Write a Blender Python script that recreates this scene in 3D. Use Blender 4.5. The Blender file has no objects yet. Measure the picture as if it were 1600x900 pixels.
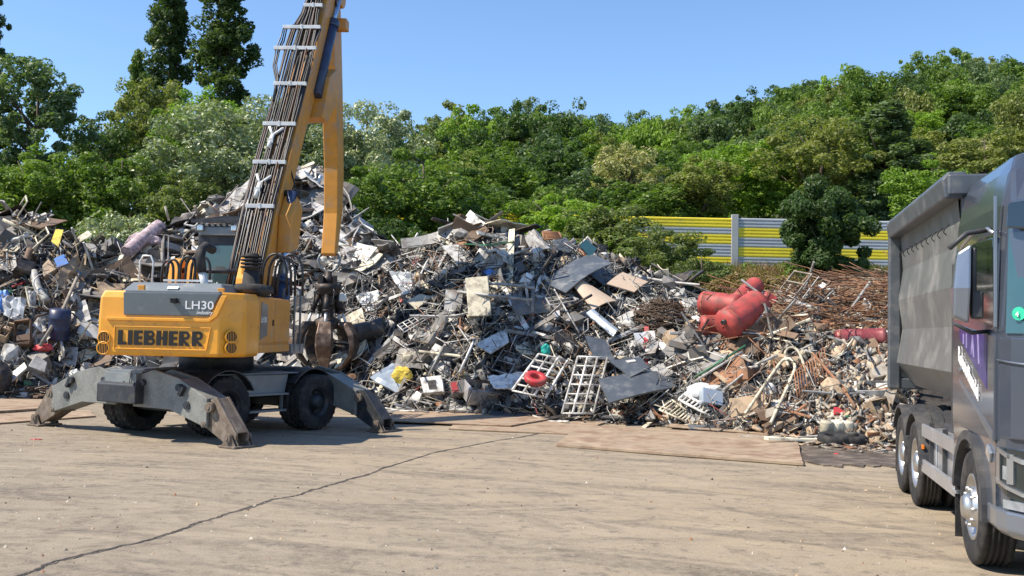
import bpy, math, random
import numpy as np
from mathutils import Matrix, Vector, noise
R = math.radians
rnd = random.Random(11)
SC = bpy.context.scene
COL = SC.collection

# ------------------------------------------------------------------ camera
F, H0, ROLL, CZ = 1600.0, 518.0, R(1.2), 2.05
PITCH = math.atan((H0 - 450) / F)
_f = Vector((0, math.cos(PITCH), math.sin(PITCH)))
_r0 = Vector((1, 0, 0)); _u0 = _r0.cross(_f)
_r = _r0 * math.cos(ROLL) + _u0 * math.sin(ROLL)
_u = _u0 * math.cos(ROLL) - _r0 * math.sin(ROLL)
cam = bpy.data.cameras.new('camera'); cam.sensor_width = 36; cam.lens = 36 * F / 1600
cam.clip_start = 0.1; cam.clip_end = 3000
co = bpy.data.objects.new('camera', cam); COL.objects.link(co)
co.matrix_world = Matrix(((_r.x, _u.x, -_f.x, 0), (_r.y, _u.y, -_f.y, 0), (_r.z, _u.z, -_f.z, CZ), (0, 0, 0, 1)))
SC.camera = co
CAM = Vector((0, 0, CZ))
# ------------------------------------------------------------------ light
SUN_EL, SUN_AZ = 51, 256       # azimuth clockwise from +Y (the view direction)
w = bpy.data.worlds.new('World'); SC.world = w; w.use_nodes = True
nt = w.node_tree; bg = nt.nodes['Background']
sky = nt.nodes.new('ShaderNodeTexSky'); sky.sky_type = 'NISHITA'; sky.sun_disc = False
sky.sun_elevation = R(SUN_EL); sky.sun_rotation = R(SUN_AZ)
sky.air_density = 1.0; sky.dust_density = 0.0; sky.ozone_density = 6.0; sky.altitude = 100
nt.links.new(sky.outputs[0], bg.inputs[0]); bg.inputs[1].default_value = 0.133
sd = Vector((math.sin(R(SUN_AZ)) * math.cos(R(SUN_EL)), math.cos(R(SUN_AZ)) * math.cos(R(SUN_EL)), math.sin(R(SUN_EL))))
sl = bpy.data.lights.new('sun', 'SUN'); sl.energy = 5.0; sl.angle = R(0.5); sl.color = (1.0, 0.90, 0.76)
so = bpy.data.objects.new('sun', sl); COL.objects.link(so); so.rotation_euler = sd.to_track_quat('Z', 'Y').to_euler()
SC.view_settings.view_transform = 'Standard'; SC.view_settings.look = 'None'
SC.view_settings.exposure = 0.66; SC.view_settings.gamma = 1.0
SC.render.resolution_x = 1024; SC.render.resolution_y = 576

def ray(x, y):
    return _r * ((x - 800) / F) - _u * ((y - 450) / F) + _f
def PY(x, y, Y):
    d = ray(x, y); return CAM + d * (Y / d.y)
def G(x, y, z=0.0):
    d = ray(x, y); return CAM + d * ((z - CZ) / d.z)
def hz(x): return H0 + math.tan(ROLL) * (x - 800)
def topx(p):
    q = Vector(p) - CAM; k = q.dot(_f)
    return 800 + F * q.dot(_r) / k, 450 - F * q.dot(_u) / k

# ------------------------------------------------------------------ materials
MAT = {}
def mat(name, col, rough=0.6, metal=0.0, var=0.25, scale=6.0, bump=0.0, bscale=40.0, dirt=None, damt=0.5, dscale=3.0,
        coat=0.0, spec=0.5, objvar=0.0, dthr=0.55):
    m = bpy.data.materials.new(name); m.use_nodes = True; t = m.node_tree; N = t.nodes; L = t.links
    b = N['Principled BSDF']
    b.inputs['Roughness'].default_value = rough; b.inputs['Metallic'].default_value = metal
    b.inputs['Coat Weight'].default_value = coat; b.inputs['Coat Roughness'].default_value = 0.08
    b.inputs['Specular IOR Level'].default_value = spec
    tc = N.new('ShaderNodeTexCoord')
    n1 = N.new('ShaderNodeTexNoise'); n1.inputs['Scale'].default_value = scale; n1.inputs['Detail'].default_value = 5
    L.new(tc.outputs['Object'], n1.inputs['Vector'])
    mr = N.new('ShaderNodeMapRange'); mr.inputs['From Min'].default_value = 0.3; mr.inputs['From Max'].default_value = 0.7
    mr.inputs['To Min'].default_value = 1 - var; mr.inputs['To Max'].default_value = 1 + var
    L.new(n1.outputs['Fac'], mr.inputs['Value'])
    mul = N.new('ShaderNodeMix'); mul.data_type = 'RGBA'; mul.blend_type = 'MULTIPLY'; mul.inputs[0].default_value = 1
    mul.inputs[6].default_value = (*col, 1); L.new(mr.outputs[0], mul.inputs[7])
    last = mul.outputs[2]
    if objvar:
        oi = N.new('ShaderNodeObjectInfo'); m2 = N.new('ShaderNodeMapRange')
        m2.inputs['To Min'].default_value = 1 - objvar; m2.inputs['To Max'].default_value = 1 + objvar
        L.new(oi.outputs['Random'], m2.inputs['Value'])
        k = N.new('ShaderNodeMix'); k.data_type = 'RGBA'; k.blend_type = 'MULTIPLY'; k.inputs[0].default_value = 1
        L.new(last, k.inputs[6]); L.new(m2.outputs[0], k.inputs[7]); last = k.outputs[2]
    if dirt:
        n2 = N.new('ShaderNodeTexNoise'); n2.inputs['Scale'].default_value = dscale; n2.inputs['Detail'].default_value = 9
        n2.inputs['Roughness'].default_value = 0.68
        L.new(tc.outputs['Object'], n2.inputs['Vector'])
        m3 = N.new('ShaderNodeMapRange'); m3.inputs['From Min'].default_value = dthr - 0.06; m3.inputs['From Max'].default_value = dthr + 0.1
        m3.inputs['To Max'].default_value = damt; L.new(n2.outputs['Fac'], m3.inputs['Value'])
        k = N.new('ShaderNodeMix'); k.data_type = 'RGBA'; L.new(m3.outputs[0], k.inputs[0]); L.new(last, k.inputs[6])
        k.inputs[7].default_value = (*dirt, 1); last = k.outputs[2]
        if metal > 0.2 or rough < 0.5:
            r3 = N.new('ShaderNodeMapRange'); r3.inputs['To Min'].default_value = rough; r3.inputs['To Max'].default_value = min(1, rough + .45)
            L.new(m3.outputs[0], r3.inputs['Value']); L.new(r3.outputs[0], b.inputs['Roughness'])
    L.new(last, b.inputs['Base Color'])
    if bump:
        n4 = N.new('ShaderNodeTexNoise'); n4.inputs['Scale'].default_value = bscale; n4.inputs['Detail'].default_value = 4
        L.new(tc.outputs['Object'], n4.inputs['Vector'])
        bp = N.new('ShaderNodeBump'); bp.inputs['Strength'].default_value = bump; bp.inputs['Distance'].default_value = 0.02
        L.new(n4.outputs['Fac'], bp.inputs['Height']); L.new(bp.outputs[0], b.inputs['Normal'])
    MAT[name] = m
    return m
DUST = (0.30, 0.25, 0.19)
mat('orange_paint', (0.84, 0.36, 0.02), .38, 0, .10, 2, dirt=(0.40, 0.20, 0.07), damt=.6, dscale=6, coat=.35, dthr=.6)
mat('orange_dusty', (0.60, 0.26, 0.03), .5, 0, .10, 4, dirt=DUST, damt=.6, dscale=2.5, coat=.1, dthr=.56)
mat('machine_grey', (0.17, 0.19, 0.20), .42, .1, .12, 4, dirt=(0.33, 0.31, 0.27), damt=.45, dscale=4, coat=.2, dthr=.6)
mat('scratched_grey', (0.175, 0.18, 0.165), .5, .1, .3, 3, dirt=(0.33, 0.31, 0.27), damt=.7, dscale=26, dthr=.57)
mat('panel_grey', (0.10, 0.115, 0.125), .32, 0, .06, 3, dirt=(0.3, 0.27, 0.22), damt=.3, dscale=5, coat=.4, dthr=.62)
mat('dark_steel', (0.028, 0.033, 0.04), .55, .2, .25, 6, dirt=(0.12, 0.1, 0.08), damt=.5, dscale=5)
mat('leg_brown', (0.15, 0.115, 0.085), .7, .1, .3, 7, dirt=(0.27, 0.24, 0.2), damt=.7, dscale=6, bump=.3)
mat('rubber', (0.016, 0.016, 0.017), .8, 0, .3, 8, dirt=(0.10, 0.085, 0.07), damt=.45, dscale=4, bump=.3)
mat('hose_rubber', (0.014, 0.014, 0.015), .38, 0, .2, 8, dirt=(0.10, 0.08, 0.06), damt=.25, dscale=4)
mat('hose_brown', (0.09, 0.055, 0.04), .6, 0, .3, 8)
mat('clamp_steel', (0.62, 0.62, 0.60), .45, .3, .15, 8)
mat('chrome', (0.55, 0.54, 0.52), .36, .9, .05, 8)
mat('rod_chrome', (0.28, 0.42, 0.62), .22, .7, .05, 8)
mat('cylinder_blue', (0.035, 0.055, 0.11), .4, .2, .2, 6)
mat('grab_black', (0.022, 0.02, 0.02), .5, .3, .3, 9, dirt=(0.14, 0.09, 0.06), damt=.7, dscale=6)
mat('grab_tine', (0.13, 0.085, 0.062), .42, .5, .4, 5, dirt=(0.32, 0.27, 0.23), damt=.5, dscale=5)
mat('cab_glass', (0.03, 0.085, 0.10), .08, 0, .1, 3, spec=.8, coat=.3)
mat('white_paint', (0.78, 0.78, 0.76), .5, 0, .06, 5)
mat('black_print', (0.012, 0.01, 0.009), .5, 0, .1, 5)
mat('truck_paint', (0.065, 0.078, 0.105), .2, .25, .05, 2, coat=.8)
mat('truck_silver', (0.22, 0.245, 0.285), .3, .6, .05, 2, coat=.6)
mat('truck_plastic', (0.045, 0.047, 0.052), .55, 0, .15, 5, dirt=(0.16, 0.14, 0.11), damt=.35, dscale=5)
mat('bed_metal', (0.175, 0.18, 0.175), .38, .3, .10, 2.2, dirt=(0.36, 0.34, 0.30), damt=.5, dscale=1.6)
mat('bed_frame', (0.10, 0.112, 0.125), .4, .3, .12, 4, dirt=(0.25, 0.23, 0.2), damt=.4, dscale=4)
mat('alu', (0.62, 0.63, 0.65), .35, .8, .1, 6, dirt=(0.35, 0.31, 0.26), damt=.4, dscale=4)
mat('glass_dark', (0.012, 0.02, 0.022), .05, 0, .1, 3, spec=.9, coat=.5)
mat('glass_teal', (0.03, 0.085, 0.10), .06, 0, .1, 3, spec=.9)
mat('lens', (0.45, 0.5, 0.55), .08, .6, .3, 9, coat=1)
mat('purple_print', (0.04, 0.028, 0.17), .35, 0, .25, 14, coat=.5)
mat('lilac_print', (0.35, 0.30, 0.55), .35, 0, .2, 14, coat=.5)
mat('green_print', (0.03, 0.50, 0.30), .5)
mat('amber', (0.8, 0.22, 0.02), .3)
mat('bark', (0.095, 0.075, 0.055), .9, 0, .3, 6, bump=.5)
mat('fence_yellow', (0.82, 0.66, 0.035), .5, 0, .1, .5, dirt=(0.5, 0.42, 0.1), damt=.35, dscale=2)
mat('fence_grey', (0.42, 0.44, 0.47), .5, 0, .1, .5, dirt=(0.3, 0.3, 0.27), damt=.4, dscale=2)
mat('post_grey', (0.36, 0.36, 0.35), .7, 0, .1, 1)
mat('tank_red', (0.38, 0.058, 0.050), .6, 0, .25, 3, dirt=(0.15, 0.055, 0.04), damt=.8, dscale=5, bump=.3, bscale=8, dthr=.52)
mat('tank_maroon', (0.24, 0.045, 0.05), .4, .1, .2, 3, dirt=(0.35, 0.16, 0.14), damt=.5, dscale=4)
mat('rust', (0.30, 0.13, 0.06), .85, 0, .4, 6, objvar=.35)
mat('root_brown', (0.13, 0.075, 0.045), .95, 0, .5, 18, bump=1, bscale=30)
mat('plate_rust', (0.38, 0.29, 0.20), .75, .1, .3, 1.2, dirt=(0.19, 0.115, 0.07), damt=.8, dscale=1.3, bump=.25, dthr=.5)
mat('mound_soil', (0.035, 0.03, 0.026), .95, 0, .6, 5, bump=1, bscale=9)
mat('mud', (0.10, 0.08, 0.062), .35, 0, .5, 3, bump=.5, bscale=9, dirt=(0.22, 0.18, 0.13), damt=.8, dscale=3)
PAL = {  # colour word -> (rgb, roughness, metallic)
 'white': ((0.62, 0.61, 0.57), .5, 0), 'pale grey': ((0.36, 0.355, 0.34), .5, 0), 'silver': ((0.48, 0.47, 0.46), .38, .45),
 'dark grey': ((0.060, 0.060, 0.060), .5, 0), 'mid grey': ((0.165, 0.16, 0.15), .55, 0), 'black': ((0.018, 0.018, 0.02), .5, 0),
 'cream': ((0.66, 0.60, 0.45), .6, 0), 'tan': ((0.46, 0.34, 0.22), .75, 0), 'brown': ((0.15, 0.095, 0.06), .8, 0),
 'rusty': ((0.30, 0.14, 0.07), .85, 0), 'blue': ((0.06, 0.20, 0.55), .45, 0), 'red': ((0.55, 0.04, 0.05), .5, 0),
 'green': ((0.03, 0.20, 0.10), .5, 0), 'yellow': ((0.75, 0.55, 0.07), .6, 0), 'stone': ((0.36, 0.32, 0.26), .9, 0)}
for k, (c, ro, me) in PAL.items():
    mat(k, c, ro, me, .14, 5, dirt=(0.12, 0.092, 0.065), damt=.75, dscale=4, objvar=.35, bump=.1, bscale=14, dthr=.52)
mat('navy', (.025, .035, .08), .4); mat('teal_cloth', (0.02, 0.42, 0.34), .7); mat('bag_white', (0.68, 0.69, 0.66), .6, 0, .2, 4)
mat('sheet_blue', (0.40, 0.46, 0.52), .35, .4, .12, 3); mat('charcoal_sheet', (0.115, 0.13, 0.145), .36, .35, .12, 3, dirt=(.3, .29, .27), damt=.4, dscale=3)
mat('tan_sheet', (0.50, 0.39, 0.29), .6, 0, .08, 3, dirt=(.34, .25, .17), damt=.5, dscale=3); mat('pink_cloth', (0.40, 0.31, 0.33), .8, 0, .5, 9)
mat('clear_plastic', (0.45, 0.47, 0.48), .25, 0, .25, 5, dirt=(.2, .2, .2), damt=.4)

def foliage(name, c1, c2, trans=0.35, rough=.5, spec=.3, nsc=.35):
    m = bpy.data.materials.new(name); m.use_nodes = True; t = m.node_tree; N = t.nodes; L = t.links
    b = N['Principled BSDF']; out = N['Material Output']
    b.inputs['Roughness'].default_value = rough; b.inputs['Specular IOR Level'].default_value = spec
    geo = N.new('ShaderNodeNewGeometry'); oi = N.new('ShaderNodeObjectInfo'); tc = N.new('ShaderNodeTexCoord')
    n = N.new('ShaderNodeTexNoise'); n.inputs['Scale'].default_value = nsc; n.inputs['Detail'].default_value = 3
    L.new(geo.outputs['Position'], n.inputs['Vector'])
    a = N.new('ShaderNodeMath'); a.operation = 'ADD'; L.new(n.outputs['Fac'], a.inputs[0])
    s = N.new('ShaderNodeMath'); s.operation = 'MULTIPLY_ADD'; L.new(geo.outputs['Random Per Island'], s.inputs[0]); s.inputs[1].default_value = .5; s.inputs[2].default_value = -.25
    L.new(s.outputs[0], a.inputs[1])
    s2 = N.new('ShaderNodeMath'); s2.operation = 'MULTIPLY_ADD'; L.new(oi.outputs['Random'], s2.inputs[0]); s2.inputs[1].default_value = .34; s2.inputs[2].default_value = -.17
    a2 = N.new('ShaderNodeMath'); a2.operation = 'ADD'; a2.use_clamp = True; L.new(a.outputs[0], a2.inputs[0]); L.new(s2.outputs[0], a2.inputs[1])
    mx = N.new('ShaderNodeMix'); mx.data_type = 'RGBA'; L.new(a2.outputs[0], mx.inputs[0])
    mx.inputs[6].default_value = (*c1, 1); mx.inputs[7].default_value = (*c2, 1)
    L.new(mx.outputs[2], b.inputs['Base Color'])
    tr = N.new('ShaderNodeBsdfTranslucent'); k = N.new('ShaderNodeMix'); k.data_type = 'RGBA'; k.blend_type = 'MULTIPLY'; k.inputs[0].default_value = 1
    L.new(mx.outputs[2], k.inputs[6]); k.inputs[7].default_value = (1.3, 1.5, .5, 1); L.new(k.outputs[2], tr.inputs['Color'])
    ms = N.new('ShaderNodeMixShader'); ms.inputs[0].default_value = trans
    L.new(b.outputs[0], ms.inputs[1]); L.new(tr.outputs[0], ms.inputs[2]); L.new(ms.outputs[0], out.inputs['Surface'])
    MAT[name] = m
foliage('leaf_mid', (0.073, 0.128, 0.025), (0.187, 0.272, 0.053))
foliage('leaf_dark', (0.038, 0.074, 0.023), (0.096, 0.156, 0.040))
foliage('leaf_bright', (0.121, 0.210, 0.028), (0.285, 0.413, 0.063))
foliage('leaf_olive', (0.121, 0.150, 0.041), (0.267, 0.289, 0.084))
foliage('leaf_blue', (0.073, 0.120, 0.054), (0.169, 0.231, 0.105))
foliage('leaf_silver', (.14, .19, .075), (.44, .48, .30), trans=.2, rough=.4, spec=.5, nsc=1.2)
foliage('leaf_cream', (0.130, 0.160, 0.038), (0.518, 0.480, 0.221), trans=.25, nsc=1.5)
foliage('leaf_poplar', (0.045, 0.078, 0.026), (0.115, 0.165, 0.048), rough=.45)
foliage('leaf_shrub', (0.081, 0.112, 0.036), (0.249, 0.297, 0.098), nsc=1.5)
foliage('grass_dry', (0.140, 0.100, 0.038), (0.281, 0.200, 0.076), trans=.2)

def ground_mat():
    m = bpy.data.materials.new('yard_concrete'); m.use_nodes = True; t = m.node_tree; N = t.nodes; L = t.links
    b = N['Principled BSDF']; b.inputs['Roughness'].default_value = .88; b.inputs['Specular IOR Level'].default_value = .25
    tc = N.new('ShaderNodeTexCoord')
    def nz(scale, detail=6, vec=None, rough=.6, sc=None, dist=0, rot=0):
        n = N.new('ShaderNodeTexNoise'); n.inputs['Scale'].default_value = scale; n.inputs['Detail'].default_value = detail
        n.inputs['Roughness'].default_value = rough; n.inputs['Distortion'].default_value = dist
        mp = N.new('ShaderNodeMapping'); mp.inputs['Scale'].default_value = sc or (1, 1, 1); mp.inputs['Rotation'].default_value = (0, 0, rot)
        L.new(tc.outputs['Object'], mp.inputs['Vector']); L.new(mp.outputs[0], n.inputs['Vector']); return n.outputs['Fac']
    def ramp(src, p0, p1, c0, c1):
        r = N.new('ShaderNodeValToRGB'); e = r.color_ramp.elements; e[0].position = p0; e[1].position = p1
        e[0].color = (*c0, 1); e[1].color = (*c1, 1); L.new(src, r.inputs[0]); return r.outputs[0]
    def mix(fac, a, c, mode='MIX'):
        k = N.new('ShaderNodeMix'); k.data_type = 'RGBA'; k.blend_type = mode
        if isinstance(fac, float): k.inputs[0].default_value = fac
        else: L.new(fac, k.inputs[0])
        for i, q in ((6, a), (7, c)):
            if isinstance(q, tuple): k.inputs[i].default_value = (*q, 1)
            else: L.new(q, k.inputs[i])
        return k.outputs[2]
    # broad tone: greyer to the left front, sandier to the right and back
    sep = N.new('ShaderNodeSeparateXYZ'); L.new(tc.outputs['Object'], sep.inputs[0])
    g = N.new('ShaderNodeMath'); g.operation = 'MULTIPLY_ADD'; L.new(sep.outputs['X'], g.inputs[0]); g.inputs[1].default_value = .06; g.inputs[2].default_value = .0
    g2 = N.new('ShaderNodeMath'); g2.operation = 'MULTIPLY_ADD'; L.new(sep.outputs['Y'], g2.inputs[0]); g2.inputs[1].default_value = .035; L.new(g.outputs[0], g2.inputs[2])
    g3 = N.new('ShaderNodeMath'); g3.operation = 'ADD'; L.new(g2.outputs[0], g3.inputs[0]); L.new(nz(.25, 4), g3.inputs[1])
    base = ramp(g3.outputs[0], .45, 1.35, (.232, .200, .152), (.350, .285, .195))
    base = mix(ramp(nz(.7, 8, rough=.65), .35, .7, (0, 0, 0), (.6, .6, .6)), base, (.185, .155, .12))
    def arcs(cx, cy, kr, ka, seed):
        mp = N.new('ShaderNodeMapping'); mp.inputs['Location'].default_value = (-cx, -cy, 0); L.new(tc.outputs['Object'], mp.inputs['Vector'])
        sp = N.new('ShaderNodeSeparateXYZ'); L.new(mp.outputs[0], sp.inputs[0])
        at_ = N.new('ShaderNodeMath'); at_.operation = 'ARCTAN2'; L.new(sp.outputs['Y'], at_.inputs[0]); L.new(sp.outputs['X'], at_.inputs[1])
        ln = N.new('ShaderNodeVectorMath'); ln.operation = 'LENGTH'; L.new(mp.outputs[0], ln.inputs[0])
        m1 = N.new('ShaderNodeMath'); m1.operation = 'MULTIPLY'; m1.inputs[1].default_value = kr; L.new(ln.outputs['Value'], m1.inputs[0])
        m2 = N.new('ShaderNodeMath'); m2.operation = 'MULTIPLY'; m2.inputs[1].default_value = ka; L.new(at_.outputs[0], m2.inputs[0])
        cb = N.new('ShaderNodeCombineXYZ'); L.new(m1.outputs[0], cb.inputs[0]); L.new(m2.outputs[0], cb.inputs[1]); cb.inputs[2].default_value = seed
        n = N.new('ShaderNodeTexNoise'); n.inputs['Scale'].default_value = 1; n.inputs['Detail'].default_value = 7; n.inputs['Roughness'].default_value = .62; n.inputs['Distortion'].default_value = .25
        L.new(cb.outputs[0], n.inputs['Vector']); return n.outputs['Fac']
    base = mix(ramp(arcs(-15, -27, 1.9, 11, 0), .52, .66, (0, 0, 0), (.8, .8, .8)), base, (.105, .088, .070))
    base = mix(ramp(arcs(-15, -27, 2.3, 14, 9), .54, .68, (0, 0, 0), (.6, .6, .6)), base, (.40, .33, .245))
    base = mix(ramp(arcs(-8, 6, 2.6, 5, 4), .55, .66, (0, 0, 0), (.6, .6, .6)), base, (.12, .10, .08))
    base = mix(ramp(nz(1.0, 9, sc=(.42, 1.2, 1), dist=1.2, rot=R(-9), rough=.68), .50, .66, (0, 0, 0), (.75, .75, .75)), base, (.105, .090, .075))
    base = mix(ramp(nz(1.9, 9, sc=(.45, 1.3, 1), dist=1.0, rot=R(6), rough=.7), .52, .68, (0, 0, 0), (.55, .55, .55)), base, (.34, .285, .22))
    base = mix(ramp(nz(7, 8, rough=.7), .40, .62, (0, 0, 0), (.6, .6, .6)), base, (.31, .26, .195))
    base = mix(ramp(nz(4, 9, rough=.75), .54, .62, (0, 0, 0), (.55, .55, .55)), base, (.105, .09, .075))
    wv = N.new('ShaderNodeTexWave'); wv.wave_type = 'RINGS'; wv.rings_direction = 'Z'; wv.inputs['Scale'].default_value = .42; wv.inputs['Distortion'].default_value = 5
    wv.inputs['Detail'].default_value = 3; wv.inputs['Detail Scale'].default_value = .4
    mp = N.new('ShaderNodeMapping'); mp.inputs['Location'].default_value = (12, 3, 0); L.new(tc.outputs['Object'], mp.inputs['Vector']); L.new(mp.outputs[0], wv.inputs['Vector'])
    tr = ramp(wv.outputs['Fac'], .8, .97, (0, 0, 0), (1, 1, 1)); tm = mix(1.0, tr, ramp(nz(.5, 5), .42, .68, (0, 0, 0), (.55, .55, .55)), 'MULTIPLY')
    
    base = mix(ramp(nz(22, 5), .62, .74, (0, 0, 0), (.5, .5, .5)), base, (.42, .37, .30))
    base = mix(ramp(nz(55, 3), .3, .5, (.45, .45, .45), (0, 0, 0)), base, (.10, .085, .07))
    L.new(base, b.inputs['Base Color'])
    bp = N.new('ShaderNodeBump'); bp.inputs['Strength'].default_value = .55; bp.inputs['Distance'].default_value = .02
    ad = N.new('ShaderNodeMath'); ad.operation = 'ADD'; L.new(nz(30, 6), ad.inputs[0]); L.new(nz(3, 6, sc=(.4, 1.5, 1)), ad.inputs[1])
    L.new(ad.outputs[0], bp.inputs['Height'])
    ad.operation = 'MULTIPLY'; L.new(bp.outputs[0], b.inputs['Normal'])
    MAT['yard'] = m
ground_mat()
mat('forest_floor', (.055, .07, .03), .95, 0, .5, .6)
def debris_mat(name, cols):
    m = bpy.data.materials.new(name); m.use_nodes = True; t = m.node_tree; N = t.nodes; L = t.links
    b = N['Principled BSDF']; b.inputs['Roughness'].default_value = .6
    geo = N.new('ShaderNodeNewGeometry'); r = N.new('ShaderNodeValToRGB'); r.color_ramp.interpolation = 'CONSTANT'
    e = r.color_ramp.elements
    while len(e) > 1: e.remove(e[-1])
    tot = sum(c[1] for c in cols); acc = 0; e[0].position = 0; e[0].color = (*cols[0][0], 1); acc = cols[0][1] / tot
    for c, wgt in cols[1:]:
        q = e.new(acc); q.color = (*c, 1); acc += wgt / tot
    L.new(geo.outputs['Random Per Island'], r.inputs[0])
    tc = N.new('ShaderNodeTexCoord'); n = N.new('ShaderNodeTexNoise'); n.inputs['Scale'].default_value = 7; n.inputs['Detail'].default_value = 5
    L.new(tc.outputs['Object'], n.inputs['Vector'])
    mr = N.new('ShaderNodeMapRange'); mr.inputs['From Min'].default_value = .3; mr.inputs['From Max'].default_value = .7; mr.inputs['To Min'].default_value = .45; mr.inputs['To Max'].default_value = 1.15
    L.new(n.outputs['Fac'], mr.inputs['Value'])
    k = N.new('ShaderNodeMix'); k.data_type = 'RGBA'; k.blend_type = 'MULTIPLY'; k.inputs[0].default_value = 1
    L.new(r.outputs[0], k.inputs[6]); L.new(mr.outputs[0], k.inputs[7]); L.new(k.outputs[2], b.inputs['Base Color'])
    MAT[name] = m
_p = {k: v[0] for k, v in PAL.items()}
debris_mat('debris_mixed', [(_p['white'], 2.6), (_p['pale grey'], 3.6), (_p['dark grey'], 5), (_p['mid grey'], 4), (_p['black'], 6), (_p['cream'], 1.2), (_p['tan'], .8), (_p['brown'], 1.5), (_p['rusty'], .8), ((.1, .2, .4), .04), ((.4, .06, .05), .06), ((.06, .25, .18), .05)])
debris_mat('debris_left', [(_p['white'], 3), (_p['pale grey'], 2.5), (_p['dark grey'], 3.5), (_p['mid grey'], 2), (_p['black'], 5), (_p['cream'], 2.5), (_p['tan'], 3), (_p['brown'], 3), (_p['stone'], 2), ((.08, .2, .45), .08), ((.4, .06, .08), .1), ((.06, .25, .18), .08)])
debris_mat('debris_rubble', [(_p['stone'], 5), ((.46, .41, .33), 4), (_p['tan'], 3), (_p['brown'], 4), (_p['rusty'], 2), (_p['mid grey'], 2), (_p['white'], 1.2), (_p['black'], 1.5)])
debris_mat('debris_rust', [(_p['rusty'], 4), (_p['brown'], 3), ((.42, .24, .12), 4), ((.12, .06, .035), 2), ((.34, .27, .18), 2)])

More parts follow.
